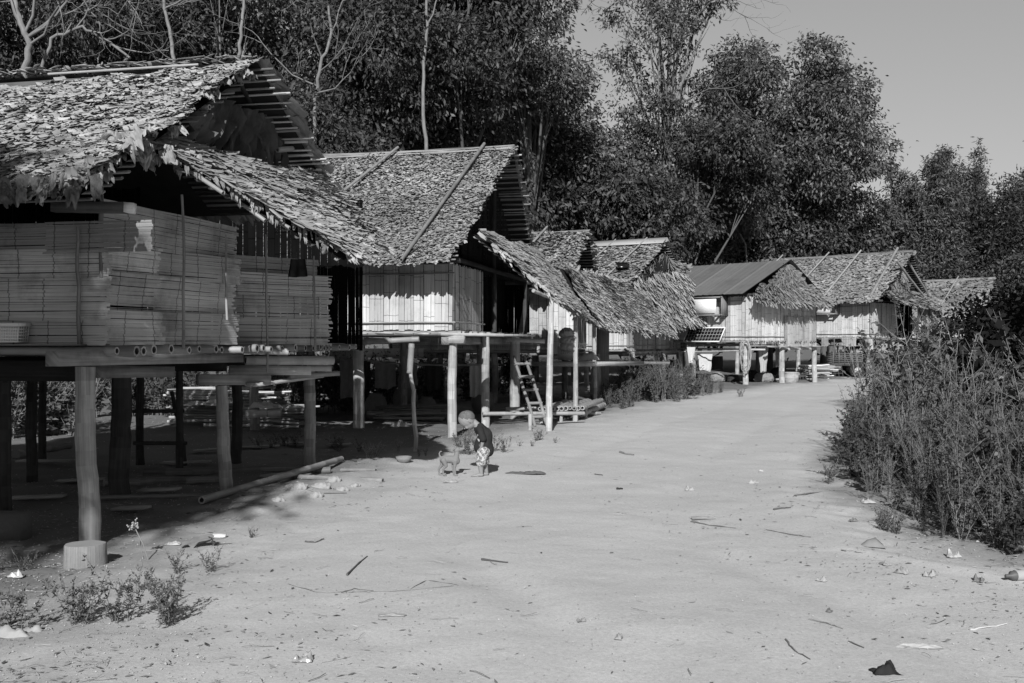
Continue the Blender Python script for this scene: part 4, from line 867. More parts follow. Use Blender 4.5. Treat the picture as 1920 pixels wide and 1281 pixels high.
# ================================================================== weeds
def weed_template(h, nst, nlf, lf, seed, spread=.35, wr=.38):
    g = np.random.default_rng(seed); sm, P, D, S = MB(), [], [], []
    for i in range(nst):
        a = g.uniform(0, 6.28); e = g.uniform(.1, 1) * spread * h; hh = h * g.uniform(.6, 1.0); k = 6
        t = np.linspace(0, 1, k)[:, None]; pts = V(g.normal(0, .03), g.normal(0, .03), 0) + V(math.cos(a) * e, math.sin(a) * e, 0) * t ** 1.3 + V(0, 0, hh) * t + g.normal(0, .012, (k, 3)) * t
        sm.tube(pts, np.linspace(.0045, .0018, k) * (h ** .3), 3, caps=False)
        for b in range(4):
            t0 = g.uniform(.3, .85); p = np.array([np.interp(t0, t[:, 0], pts[:, q]) for q in range(3)]); d = unit(V(math.cos(a + g.normal(0, 1.5)), math.sin(a + g.normal(0, 1.5)), g.uniform(.6, 1.6))); L_ = hh * g.uniform(.15, .35)
            sm.tube([p, p + d * L_ * .5, p + d * L_ + V(0, 0, .02)], [.0025, .002, .0012], 3, caps=False)
            tt = g.uniform(0.1, 1, nlf // 5)[:, None]; P.append(p + d * L_ * tt); D.append(d * .5 + g.normal(0, .7, (nlf // 5, 3))); S.append(g.uniform(.5, 1, nlf // 5))
        tt = g.uniform(.08, 1, nlf); pp = np.stack([np.interp(tt, t[:, 0], pts[:, q]) for q in range(3)], 1)
        P.append(pp); dd = g.normal(0, 1, (nlf, 3)); dd[:, 2] = np.abs(dd[:, 2]) * .4; D.append(dd); S.append(g.uniform(.5, 1.2, nlf) * (1.15 - .6 * tt))
    P = np.concatenate(P); D = unit_rows(np.concatenate(D)); S = np.concatenate(S) * lf
    lm = MB(); leaves(lm, P, D, S, S * wr, np.clip(g.normal(1, .3, len(P)), .4, 2), 1, .15, .1)
    v = np.concatenate(sm.v + lm.v); F4 = np.concatenate([f + o for f, o in zip(sm.f, [0] * len(sm.f))] + [f + sm.n for f in lm.f])
    mt = np.concatenate(sm.m + lm.m); tn = np.concatenate(sm.t + lm.t)
    return v, F4, mt, tn
def stamp(mb, T, pos, rot, sc_, tone=1.0):
    v, f, mt, tn = T; c, s = math.cos(rot), math.sin(rot)
    vv = v @ np.array([[c, s, 0], [-s, c, 0], [0, 0, 1]]) * sc_ + np.asarray(pos)
    mb.add(vv, f, None, tn * tone, 0); mb.m[-1] = mt.astype(np.int32)
WT = [weed_template(1.0, 6, 62, .062, 100 + i, .42, .42) for i in range(4)] + [weed_template(.9, 5, 34, .11, 110 + i, .5, .55) for i in range(3)] + [weed_template(1.1, 9, 26, .05, 120 + i, .3, .3) for i in range(2)]
WS = [weed_template(.35, 7, 30, .035, 200 + i, .6) for i in range(5)]
WTALL = [weed_template(1.45, 4, 55, .05, 300 + i, .16) for i in range(4)]
WM = [M['stem'], M['weed']]
# the big weed bank on the right: nobody could count it
def thicket(name, label, y0, y1, n, wid, hfun, T, tone=1.0, inset=0.0, origin=None):
    mb = MB(); k = 0
    while k < n:
        y = y0 + (y1 - y0) * random.random() ** 1.3; x = xr(y) + inset + (wid if not callable(wid) else wid(y)) * random.random() ** 1.15
        e = x - xr(y) + .25 * float(vnoise(x * 2, y * 2, 21)); 
        if abs(x / y) > .60 or e < -.02: k += 1; continue
        if y > 11.5 and x / y > .435 + .03 * float(vnoise(y, x, 8)): k += 1; continue
        h = hfun(e, y) * U(.6, 1.08) * (1 + .85 * float(vnoise(x * 1.3, y * .9, 51)) + (.55 if random.random() < .10 else 0))
        if random.random() > .12 + e / .8: k += 1; continue
        stamp(mb, random.choice(T), (x, y, gh(x, y) - .02), U(0, 6.28), h, tone * U(.45, 1.5)); k += 1
    o = mb.build(name, WM, None, False, origin or (xr(y0), y0, 0)); tag(o, label, 'weeds', None, 'stuff'); return o
thicket('weed_thicket', 'dense twiggy weeds filling the near right side of the road', 6.4, 14, 900, 4.2, lambda e, y: .40 + .72 * min(1, e / 1.1) + .22 * min(1, max(0, (y - 8) / 4)), WT)
thicket('weed_thicket', 'tall weeds along the bend of the road', 13, 24, 620, 4.5, lambda e, y: .4 + 1.2 * min(1, e / 1.8) * (1 + .04 * (y - 13)), WT, .95)
thicket('weed_thicket', 'tall far weeds where the road disappears', 22, 44, 560, 7, lambda e, y: .5 + 1.7 * min(1, e / 3.0), WT, .95)
thicket('weed_thicket', 'low seedlings fringing the weed bank', 6.0, 16, 200, 1.4, lambda e, y: .5 + .4 * random.random(), WS, 1.0, -.45)
# individually visible tall stalks rising from the bank
for i, (px, pt, Y) in enumerate(((1812, 625, 9.4), (1850, 655, 9.2), (1762, 672, 9.8), (1885, 690, 8.8), (1725, 680, 11.5), (1900, 740, 8.0), (1790, 650, 10.2))):
    p = W(px, 640, Y); g_ = gh(p[0], Y); h = EYE - (pt - 640) / F * Y - g_; mb = MB(); stamp(mb, WTALL[i % 4], (0, 0, 0), U(0, 6), h / 1.42, 1.2); 
    mb.v = [v + V(p[0], Y, g_) for v in mb.v]
    lab = ['highest bare-tipped stalk in the weed bank', 'stalk just right of the highest one in the bank', 'stalk left of the highest one against the dark hedge', 'stalk near the right edge below the log', 'leftmost tall stalk over the road bend', 'stalk leaning at the right picture edge', 'thin stalk close behind the highest one'][i]
    one('weed_stalk', mb, WM, lab, 'weed', (p[0], Y, g_), 'tall stalks rising from the weed bank')
# dark hedge in shade behind the weeds
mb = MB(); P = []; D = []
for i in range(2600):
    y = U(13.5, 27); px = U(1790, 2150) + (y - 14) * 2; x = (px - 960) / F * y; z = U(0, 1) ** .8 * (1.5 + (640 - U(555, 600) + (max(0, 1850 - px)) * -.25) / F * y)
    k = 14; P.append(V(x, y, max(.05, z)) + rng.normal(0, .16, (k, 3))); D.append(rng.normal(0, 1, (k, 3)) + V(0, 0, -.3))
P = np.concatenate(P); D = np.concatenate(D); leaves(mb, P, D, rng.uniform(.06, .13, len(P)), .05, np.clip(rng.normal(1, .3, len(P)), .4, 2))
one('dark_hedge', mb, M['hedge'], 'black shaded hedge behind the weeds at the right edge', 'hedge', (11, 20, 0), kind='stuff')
# fallen log visible at the right
mb = MB(); mb.pole(W(1858, 716, 14.0), W(1960, 706, 14.5), .09, tone=1.1); one('fallen_log', mb, M['wood'], 'pale fallen log lying above the weeds at the right edge', 'log', W(1858, 716, 14.0), smooth=True)

# bushes by the fourth house, counted one by one
for i, (px, pb, h, sc2, lab) in enumerate(((1165, 757, .85, 1, 'leafy roadside bush beside the thick porch post'), (1200, 755, 1.1, 1, 'tallest bush in front of the fourth house'), (1240, 752, 1.0, 1, 'bush in front of the left stilt of the fourth house'),
        (1275, 748, 1.05, 1, 'bush in front of the right stilt of the fourth house'), (1308, 742, .7, 1, 'small bush at the right end of the roadside clump'), (1345, 737, .45, 1, 'lowest creeping bush right of the roadside clump'), (1185, 748, 1.1, 1, 'bush behind the tallest roadside bush'), (1222, 744, 1.2, 1, 'dense bush under the fourth house wall'), (1258, 740, 1.15, 1, 'bush behind the fourth house clump'), (1148, 764, .5, 1, 'low bush at the end of the bamboo bench'))):
    g_ = G(px, pb); mb = MB()
    for k in range(9): stamp(mb, random.choice(WT), g_ + V(U(-.45, .45), U(-.3, .5), 0), U(0, 6), h * U(.7, 1.1), U(1.0, 1.4))
    one('roadside_bush', mb, WM, lab, 'bush', g_, 'bushes along the road in front of the fourth house')
# small plants, one by one
small = [((82, 1180), .36, 3, 'large ragged weed in front of the stump', 1.1), ((262, 1165), .36, 3, 'low spreading weed right of the large ragged one', 1.0), ((365, 1072), .22, 2, 'tiny weed in the dust below the bark piece', .9), ((28, 1075), .22, 2, 'seedling at the left picture edge', 1.2), ((300, 1105), .16, 2, 'creeping sprig beside the large weed', .8),
 ((706, 858), .24, 2, 'bright sprig in the sun left of the thin forked pole', 1.9), ((745, 848), .25, 1, 'bright upright sprig nearest the thin forked pole', 1.9), ((797, 855), .14, 2, 'low sprig left of the puppy', 1.5), ((862, 852), .42, 2, 'dry grass tuft behind the puppy', 1.0), ((893, 848), .34, 2, 'dry weed between puppy and child', 1.2), ((937, 848), .32, 2, 'weed right behind the child', 1.2),
 ((1012, 826), .26, 2, 'weed at the foot of the first porch post', 1.2), ((1040, 830), .14, 1, 'sprig right of the first porch post', 1.1), ((985, 838), .12, 2, 'flat sprig on the dust right of the child', 1.1), ((500, 840), .3, 2, 'shaded weed between the stilts of the nearest house', .9), ((632, 846), .3, 2, 'shaded weed behind the bright striped stilt', .9), ((540, 838), .26, 2, 'second shaded weed under the nearest house', .8), ((678, 850), .26, 1, 'shaded weed left of the bright sprigs', .9),
 ((485, 1008), .12, 1, 'sprig right of the white wrapper', 1.0), ((1585, 905), .3, 3, 'weed at the outer tip of the weed bank', 1.2), ((1385, 744), .3, 2, 'last small plant before the sheet-metal house', 1.2), ((1645, 985), .2, 2, 'seedling below the weed bank', 1.1), ((1705, 1000), .25, 3, 'seedling cluster above the crumpled bag', 1.0)]
for (p_, h, k, lab, tn) in small:
    g_ = G(*p_); mb = MB()
    for q in range(k): stamp(mb, random.choice(WS), g_ + V(U(-.06, .06) * k, U(-.05, .05) * k, -.01), U(0, 6), h / .35 * U(.7, 1), tn)
    one('weed_plant', mb, WM, lab, 'weed', g_, 'small weeds growing in the dust')
# plants standing in sun and shade behind the nearest house
for (px, Y, h, lab) in ((210, 19.5, 1.5, 'shaded bush seen behind the thick first stilt'), (300, 20, 1.5, 'shaded bush seen behind the dark ladder'), (370, 19.5, 1.4, 'bush behind the firewood heap'), (560, 21, 1.4, 'bush behind the low heap of planks'), (600, 22.5, 1.5, 'bush left of the laundry'), (810, 24.5, 1.4, 'bush behind the corner stilt of the second house'), (960, 27, 1.4, 'bush behind the bamboo ladder'), (20, 15.5, 1.5, 'sunlit leafy bush seen under the nearest floor at the far left'), (70, 16.5, 1.3, 'sunlit bush seen left of the thick stilt'), (115, 16, 1.2, 'sunlit bush just left of the thick stilt'), (660, 21, 1.4, 'leafy bush seen under the second house at its left'), (720, 23, 1.3, 'bush behind the middle of the second house'), (890, 25, 1.3, 'bush glimpsed behind the right stilts of the second house'), (480, 20, 1.2, 'bush behind the rear stilts of the nearest house')):
    p = W(px, 640, Y); p[2] = gh(p[0], Y); mb = MB()
    for q in range(10): stamp(mb, random.choice(WT), p + V(U(-.5, .5), U(-.5, .5), 0), U(0, 6), h * U(.8, 1.1), 1.6 if px < 150 else 1.0)  # leftmost bushes get a lighter tone to look sunlit
    one('backyard_bush', mb, WM, lab, 'bush', p, 'bushes behind the stilts')

# off-frame trees to the left and right of the photographer; their shade falls into the picture, the right one added just for that
tree('broadleaf_tree', 'tree beside the photographer shading the nearest house', (-9.2, -5), (-8.3, -4.2, 8.1, 3.8, 1.6, 1.7), 60, 34000, .26, 'leafB', 'barkdark', .25, lr=(.8, 1.2), group=None)
tree('broadleaf_tree', 'unseen tree added at the right of the road to shade the hedge', (9.8, 4.5), (9.6, 4.0, 10.0, 2.5, 3.0, 2.0), 36, 26000, .30, 'leafB', 'barkdark', .25, lr=(1, 1.4), group=None)

# ================================================================== litter (uncountable)
def litter(name, label, n, dens, y0=4.2, y1=26, size=(.004, .018), mats=None, kind='chip', tone=(.3, 1.6)):
    mb = MB(); k = 0; Vv = []
    while k < n:
        y = EYE * F / U(700, 1290 - 640 + 640) if False else EYE * F / U(640.5 + EYE * F / y1 - 0, 640.5 + EYE * F / y0 - 640.5 + 640.5) if False else EYE * F / U(EYE * F / y1, EYE * F / y0)
        x = U(-.53, .53) * y
        if random.random() > dens(x, y): continue
        g_ = gh(x, y); s = U(size[0] ** .5, size[1] ** .5) ** 2 * (1 + y * .03); a = U(0, 6.28); c, sn = math.cos(a), math.sin(a); k += 1
        if kind == 'chip':
            l, w_ = s * U(1, 2.8), s * U(.5, 1); q = [(-l, -w_ * .4, 0), (0, -w_, U(0, .6) * s), (l, U(-.3, .3) * w_, U(0, .8) * s), (0, w_, U(0, .6) * s)]
        else:
            q = [(-s, 0, 0), (0, -s * .8, 0), (s, 0, 0), (0, s * .8, 0), (U(-.2, .2) * s, 0, s * U(.6, 1.0))]
        v = [(x + a_ * c - b_ * sn, y + a_ * sn + b_ * c, g_ + z_ + .003) for a_, b_, z_ in q]
        Vv.append((v, U(*tone)))
    if kind == 'chip': mb.add(np.array([v for v, _ in Vv]).reshape(-1, 3), np.arange(len(Vv))[:, None] * 4 + np.arange(4), None, np.array([t for _, t in Vv]))
    else:
        b = np.arange(len(Vv))[:, None, None] * 5; tri = np.array([[0, 1, 4], [1, 2, 4], [2, 3, 4], [3, 0, 4]])
        mb.add(np.array([v for v, _ in Vv]).reshape(-1, 3), (b + tri).reshape(-1, 3), None, np.repeat(np.array([t for _, t in Vv]), 4))
    one(name, mb, mats or M['dry'], label, 'litter', (0, 8, 0), kind='stuff')
def edge_d(x, y):
    d = min(x - xl(y), xr(y) - x); return .010 + .990 * math.exp(-max(0, d) / .8) if d > -1.5 else .6
litter('leaf_litter', 'dry leaf chips scattered on the dust', 5600, lambda x, y: edge_d(x, y) * (.12 + max(0, 1.6 * float(vnoise(x * 1.6, y * 1.2, 31)) + .35)), tone=(.2, 1.8), size=(.002, .011))
litter('gravel', 'small pebbles lying in the dust', 8000, lambda x, y: (.18 + .8 * edge_d(x, y)) * (.3 + max(0, float(vnoise(x * 2.1, y * 1.7, 33)) + .4)), size=(.0015, .007), kind='peb', mats=M['stone'], tone=(.7, 1.7))
mb = MB()
for i in range(520):
    while True:
        y = EYE * F / U(EYE * F / 22, EYE * F / 4.3); x = U(-.53, .53) * y
        if random.random() < .1 + .9 * edge_d(x, y): break
    L_ = U(.03, .16); a = rng.normal(0, .7); d = V(math.cos(a), math.sin(a), 0); g_ = gh(x, y)
    pts = [V(x, y, g_ + .006) + d * L_ * t + V(0, U(-.01, .01), U(0, .012)) for t in (0, .33, .66, 1)]
    mb.tube(pts, U(.0007, .002), 3, U(.3, 1.5), caps=False)
one('twig_litter', mb, M['dry'], 'thin dry twigs and straws scattered over the road', 'litter', (0, 8, 0), kind='stuff')
# ================================================================== fused bodies
def capsule(mb, p0, p1, r0, r1, n=14, sq=1.0):
    p0 = np.asarray(p0, float); p1 = np.asarray(p1, float); d = unit(p1 - p0 + 1e-9)
    pts, rr = [], []
    for a in np.linspace(-88, -5, 5): pts.append(p0 + d * r0 * math.sin(R_(a))); rr.append(r0 * math.cos(R_(a)))
    for a in np.linspace(5, 88, 5): pts.append(p1 + d * r1 * math.sin(R_(a))); rr.append(r1 * math.cos(R_(a)))
    mb.tube(pts, rr, n, caps=True, squash=sq)
def ellipsoid(mb, c, ax, r, n=16):
    """ax: 3 axis vectors, r: radii"""
    c = np.asarray(c, float); A = [unit(a) for a in ax]; th = np.linspace(0.05, math.pi - .05, 12); ph = np.linspace(0, 2 * math.pi, n, endpoint=False)
    v = [c + A[0] * r[0] * math.cos(t) + A[1] * r[1] * math.sin(t) * math.cos(p) + A[2] * r[2] * math.sin(t) * math.sin(p) for t in th for p in ph]
    f = [[i * n + j, i * n + (j + 1) % n, (i + 1) * n + (j + 1) % n, (i + 1) * n + j] for i in range(11) for j in range(n)]
    k = len(v); v += [c + A[0] * r[0], c - A[0] * r[0]]
    mb.add(v, f); mb.add([v[j] for j in range(n)] + [v[k]], [[(j + 1) % n, j, n] for j in range(n)]); mb.add([v[11 * n + j] for j in range(n)] + [v[k + 1]], [[j, (j + 1) % n, n] for j in range(n)])
def fuse(mb, name, mt, parent, voxel, it=3, noise_=0.0):
    o = mb.build(name, mt, parent)
    r = o.modifiers.new('r', 'REMESH'); r.mode = 'VOXEL'; r.voxel_size = voxel; r.use_smooth_shade = True
    s = o.modifiers.new('s', 'SMOOTH'); s.iterations = it; s.factor = .5
    dg = bpy.context.evaluated_depsgraph_get(); dg.update()
    me = bpy.data.meshes.new_from_object(o.evaluated_get(dg)); o.modifiers.clear(); o.data = me; me.name = name
    if 'tone' not in me.attributes: me.attributes.new('tone', 'FLOAT', 'FACE')
    at = me.attributes['tone']
    n = len(at.data); at.data.foreach_set('value', np.ones(n, np.float32))
    if noise_:
        co_ = np.zeros(len(me.vertices) * 3, np.float32); me.vertices.foreach_get('co', co_); q = co_.reshape(-1, 3)
        nr = np.zeros(len(me.vertices) * 3, np.float32); me.vertices.foreach_get('normal', nr)
        w_ = vnoise(q[:, 0] * 30 + q[:, 1] * 17, q[:, 2] * 26, 3) + .6 * vnoise(q[:, 0] * 60, q[:, 2] * 45 + q[:, 1] * 50, 5)
        me.vertices.foreach_set('co', (q + nr.reshape(-1, 3) * (w_ * noise_)[:, None]).ravel().astype(np.float32))
    me.polygons.foreach_set('use_smooth', np.ones(len(me.polygons), bool)); me.update()
    if not me.materials: me.materials.append(mt)
    return o

# ---------------- the child (looks down at the puppy)
cg = G(899, 893); CX, CY, CZ = cg
ch = thing('person', 'small child in dark T-shirt and printed shorts standing barefoot and bending down towards the puppy', 'person', cg, 0)
def c(x, z, y=0.0): return V(CX + x, CY + y, CZ + z)
mb = MB()
hc = c(-.135, .625, 0); ha = V(-.80, -.06, .60); hf = V(-.60, 0, -.80)   # crown axis, face axis
hl = np.cross(ha, hf)
ellipsoid(mb, hc + ha * .012, (ha, hf, hl), (.098, .088, .080)); ellipsoid(mb, hc - ha * .035 + hf * .018, (ha, hf, hl), (.070, .066, .062))
ellipsoid(mb, hc - hf * .035 + ha * .02, (hf, ha, hl), (.068, .075, .074))
capsule(mb, hc - ha * .085 + hf * .050, hc - ha * .06 + hf * .055, .018, .02)                       # chin
capsule(mb, hc + hf * .080 - ha * .012, hc + hf * .092 - ha * .030, .007, .0105)                      # nose
capsule(mb, hc + hf * .076 - ha * .052 + hl * .012, hc + hf * .076 - ha * .052 - hl * .012, .0065, .0065) # lips
for sg in (-1, 1):
    e = hc + hl * sg * .078 - hf * .008 - ha * .02
    ellipsoid(mb, e, (ha, -hf + hl * sg * .5, hl), (.021, .013, .006)); capsule(mb, hc + hf * .062 - ha * .04 + hl * sg * .032, hc + hf * .058 - ha * .03 + hl * sg * .03, .02, .02)
capsule(mb, hc - ha * .05 - hf * .028, c(-.005, .555), .036, .036)                                     # neck
capsule(mb, c(.0, .535), c(.05, .46), .062, .075); capsule(mb, c(.0, .53, -.045), c(.0, .53, .045), .040, .040); capsule(mb, c(.05, .46), c(.045, .30), .077, .074)
capsule(mb, c(.03, .36), c(.0, .34), .066, .06); capsule(mb, c(.05, .28, -.03), c(.05, .28, .03), .07, .07)
for y, dx, fx in ((-.042, 0, 0), (.045, .055, .02)):
    capsule(mb, c(.035 + dx * .3, .25, y), c(.01 + dx * .8, .145, y), .050, .036); capsule(mb, c(.01 + dx * .8, .145, y), c(.022 + dx, .04, y), .036, .022)
    capsule(mb, c(.028 + dx, .022, y), c(-.03 + dx, .018, y), .020, .016); capsule(mb, c(-.02 + dx, .014, y - .006), c(-.07 + dx, .011, y - .012), .0165, .012)
    for k in range(5): capsule(mb, c(-.065 + dx, .010, y - .018 + k * .009), c(-.093 + dx + abs(k - 1) * .005, .008, y - .02 + k * .0095), .0085 - k * .0006, .0065 - k * .0004, 8)
for y, h_ in ((-.088, (.024, .335)), (.085, (.0, .33))):
    sh, el, wr = c(.012, .515, y * .85), c(.045, .415, y * 1.08), c(h_[0], h_[1], y * .95)
    capsule(mb, sh, el, .031, .024); capsule(mb, el, wr, .024, .016)
    d = unit(V(-.45, -.1 * np.sign(y), -.6)); s_ = unit(np.cross(d, V(.7, 0, -.5))); pn = unit(np.cross(d, s_))
    p0 = wr; pe = wr + d * .030
    capsule(mb, p0, pe - s_ * .006, .0135, .010); capsule(mb, p0, pe + s_ * .007, .0125, .010)
    for k, (o_k, l1) in enumerate(((-.013, .020), (-.0045, .024), (.004, .023), (.012, .018))):
        a = pe + s_ * o_k; b = a + d * l1 * .6 + pn * .003; e = b + unit(d * .8 + V(.25, 0, -.25)) * l1 * .55
        capsule(mb, a, b, .0056, .0050, 8); capsule(mb, b, e, .0050, .0042, 8)
    t0 = wr + d * .01 - s_ * .011; t1 = t0 - s_ * .012 + d * .012; capsule(mb, t0, t1, .0068, .0056, 8); capsule(mb, t1, t1 + d * .013, .0056, .0046, 8)
body = fuse(mb, 'body', M['skin'], ch, .0032, 2)
mb = MB(); ellipsoid(mb, hc + ha * .020 - hf * .009, (ha, hf, hl), (.0945, .0855, .0790)); ellipsoid(mb, hc - hf * .040 + ha * .015, (hf, ha, hl), (.067, .077, .0755)); fuse(mb, 'hair', M['hair'], ch, .004, 2)
for sg in (-1, 1):
    mb = MB(); ellipsoid(mb, hc + hf * .0795 + hl * sg * .030 - ha * .008, (hl, ha, hf), (.011, .0045, .004), 10); mb.build('eye', M['dark'], ch, smooth=True)
    mb = MB(); capsule(mb, hc + hf * .083 + hl * sg * .020 + ha * .009, hc + hf * .077 + hl * sg * .042 + ha * .010, .0028, .0022, 6); mb.build('eyebrow', M['hair'], ch, smooth=True)
mb = MB()
capsule(mb, c(.005, .53), c(.06, .46), .068, .084); capsule(mb, c(.003, .527, -.05), c(.003, .527, .05), .044, .044); capsule(mb, c(.062, .46), c(.055, .31), .086, .088); capsule(mb, c(.03, .38), c(.01, .33), .078, .076)
capsule(mb, c(.07, .33), c(.085, .285), .08, .074, sq=1.1)
for y in (-.088, .085): capsule(mb, c(.010, .52, y * .9), c(.043, .425, y * 1.12), .037, .040)
o = fuse(mb, 'shirt', M['shirt'], ch, .005, 3, .005)
mb = MB()
capsule(mb, c(.05, .285, -.03), c(.05, .285, .03), .078, .078)
for y, dx in ((-.045, 0), (.048, .035)): capsule(mb, c(.035 + dx * .3, .26, y), c(.018 + dx, .165, y * 1.05), .062, .058)
fuse(mb, 'shorts', M['shorts'], ch, .005, 3, .006)
# pale prints on the shirt
def print_patch(cx, cz, w_, h_, tone=1.0, y=-.092, xo=0):
    mb = MB(); k = 5; pts = []
    for j in range(k):
        for i in range(k):
            u, v_ = i / (k - 1) - .5, j / (k - 1) - .5; x = cx + u * w_; z = cz + v_ * h_
            yy = -math.sqrt(max(0, .0885 ** 2 - (x - .058) ** 2)) - .006
            pts.append(c(x, z, yy))
    mb.add(pts, [[j*k+i, j*k+i+1, (j+1)*k+i+1, (j+1)*k+i] for j in range(k-1) for i in range(k-1)], None, tone)
    mb.build('shirt_print', M['cloth'], ch, smooth=True)
print_patch(-.012, .475, .020, .035); print_patch(-.010, .41, .030, .028); print_patch(-.008, .355, .02, .03)
# ---------------- the puppy
dg_ = G(843, 892); DX, DY, DZ = dg_
dog = thing('puppy', 'thin light brown puppy standing and looking up at the child', 'dog', dg_, 0)
def d_(x, z, y=0.0): return V(DX + x, DY + y, DZ + z)
mb = MB()
capsule(mb, d_(-.065, .185), d_(.065, .180), .040, .047); capsule(mb, d_(.055, .172), d_(.075, .165), .048, .042); capsule(mb, d_(-.075, .183), d_(-.05, .185), .038, .04)
capsule(mb, d_(.075, .20), d_(.083, .265), .034, .027)                                                    # neck
capsule(mb, d_(.075, .288), d_(.092, .292), .033, .031); capsule(mb, d_(.10, .290), d_(.158, .305), .022, .0145); capsule(mb, d_(.105, .278), d_(.142, .287), .015, .009)
capsule(mb, d_(.160, .309), d_(.166, .309), .009, .008, 8)
for sg in (-1, 1):
    capsule(mb, d_(.066, .312, sg * .024), d_(.045, .300, sg * .036), .012, .010, 8); capsule(mb, d_(.045, .300, sg * .036), d_(.038, .282, sg * .038), .010, .005, 8)
for y, s_ in ((-.028, 0), (.028, -.022)):   # front legs
    capsule(mb, d_(.068 + s_, .165, y), d_(.058 + s_, .095, y), .026, .0155); capsule(mb, d_(.058 + s_, .095, y), d_(.066 + s_, .018, y), .0145, .010); capsule(mb, d_(.066 + s_, .012, y), d_(.085 + s_, .009, y), .012, .0095)
    for k in (-1, 0, 1): capsule(mb, d_(.084 + s_, .008, y + k * .006), d_(.093 + s_, .006, y + k * .0075), .006, .005, 6)
for y, s_ in ((-.028, .012), (.028, -.040)):  # hind legs: thigh, shank, hock, paw
    capsule(mb, d_(-.068 + s_ * .3, .175, y), d_(-.050 + s_, .115, y), .033, .0205); capsule(mb, d_(-.050 + s_, .115, y), d_(-.085 + s_, .070, y), .019, .0115); capsule(mb, d_(-.085 + s_, .070, y), d_(-.078 + s_, .015, y), .0115, .0095); capsule(mb, d_(-.076 + s_, .011, y), d_(-.055 + s_, .009, y), .012, .0095)
    for k in (-1, 0, 1): capsule(mb, d_(-.056 + s_, .008, y + k * .006), d_(-.047 + s_, .006, y + k * .0075), .006, .005, 6)
tl = [(-.095, .205), (-.112, .225), (-.116, .25), (-.104, .272), (-.088, .272)]
for i in range(4): capsule(mb, d_(*tl[i]), d_(*tl[i + 1]), .012 - i * .0018, .0105 - i * .0018, 8)
fuse(mb, 'body', M['fur'], dog, .0032, 2)
for sg in (-1, 1):
    mb = MB(); ellipsoid(mb, d_(.108, .306, sg * .019), (V(1, 0, 0), V(0, 1, 0), V(0, 0, 1)), (.004, .003, .004), 8); mb.build('eye', M['dark'], dog, smooth=True)
mb = MB(); ellipsoid(mb, d_(.171, .311), (V(1, 0, 0), V(0, 1, 0), V(0, 0, 1)), (.006, .007, .006), 8); mb.build('nose', M['dark'], dog, smooth=True)

# ================================================================== things on the ground
def crumple(name, label, cat, pos, size, mt, seed=0, group=None, flat=.5, tone=1.0, dens=14, rot=0.0):
    g = np.random.default_rng(seed); k = dens; u, v_ = np.meshgrid(np.linspace(-1, 1, k), np.linspace(-1, 1, k)); r = np.maximum(abs(u), abs(v_))
    s = seed * 7.1
    h = (vnoise(u * 1.7 + s, v_ * 1.7, 1) + .6 * vnoise(u * 4 + s, v_ * 4, 2) + .3 * vnoise(u * 9 + s, v_ * 9, 3)); h = np.clip(h - h.mean() + .35, 0, 1.1) * (1.1 - r ** 4)
    x = u * size[0] / 2 * (1 + .35 * vnoise(u * 2 + s, v_ * 2 + 9, 4)); y = v_ * size[1] / 2 * (1 + .4 * vnoise(u * 2 + 5, v_ * 2 + s, 5))
    cs, sn = math.cos(rot), math.sin(rot); p = np.stack([x * cs - y * sn + pos[0], x * sn + y * cs + pos[1], h * size[2] * flat * 2 + pos[2] + .004], -1).reshape(-1, 3)
    mb = MB(); mb.add(p, [[j*k+i, j*k+i+1, (j+1)*k+i+1, (j+1)*k+i] for j in range(k-1) for i in range(k-1)], None, tone); return one(name, mb, mt, label, cat, pos, group, smooth=True)
# stump
p = G(157, 1060); st = thing('tree_stump', 'sawn round stump standing in front of the nearest stilt', 'stump', p, 0)
mb = MB(); n = 28; a = np.linspace(0, 2 * math.pi, n, endpoint=False); rr = .126 * (1 + .07 * np.sin(a * 2 + 1) + .03 * np.sin(a * 5) + rng.normal(0, .012, n)); rings = []
for z, k in ((-.05, 1.04), (0.02, 1.03), (.08, 1.0), (.138, .985), (.143, .96)): rings.append(np.stack([p[0] + np.cos(a) * rr * k, p[1] + .02 + np.sin(a) * rr * k, np.full(n, p[2] + z)], 1))
mb.add(np.concatenate(rings), [[i*n+j, i*n+(j+1) % n, (i+1)*n+(j+1) % n, (i+1)*n+j] for i in range(4) for j in range(n)], [[(a[j], i*.05), (a[j]+.2, i*.05), (a[j]+.2, i*.05+.05), (a[j], i*.05+.05)] for i in range(4) for j in range(n)], .85)
mb.build('bark_side', M['wood'], st, smooth=False)
mb = MB(); mb.add(np.concatenate([rings[-1], [[p[0], p[1] + .02, p[2] + .144]]]), [[j, (j+1) % n, n] for j in range(n)], None, .95); mb.build('cut_face', M['bamboo'], st)
# poles and logs on the ground
def logs(label, a, b, r, kind='bamboo_pole', tone=1.0, mt='bamboo', bamboo=True, group='poles and logs lying under the nearest house', dz=0, straight=True):
    A, B = G(*a), G(*b); A[2] += r * .8 + dz; B[2] += r * .8 + dz; mb = MB()
    if bamboo: mb.bamboo(A, B, r, 10, tone, seg=.4)
    else: mb.pole(A, B, r, r * .8, 9, .5, tone)
    return one(kind, mb, M[mt], label, 'pole' if bamboo else 'log', A, group, smooth=True)
logs('thick bamboo pole lying diagonally from shade into sun beside the second and third stilts', (378, 948), (640, 868), .036, tone=.7, dz=.02)
logs('thin pole lying in the dust right of the diagonal one', (560, 898), (718, 905), .028, tone=.8)
logs('dark log under the nearest house behind the middle stilt', (270, 885), (620, 888), .05, 'log', .5, 'wood', False)
logs('log lying behind the thick first stilt', (195, 912), (430, 905), .05, 'log', .55, 'wood', False)
logs('lowest thin pole on the shaded ground', (180, 937), (420, 932), .022, tone=.5)
logs('short pole stub right of the striped stilt', (640, 884), (705, 884), .02, tone=.8)
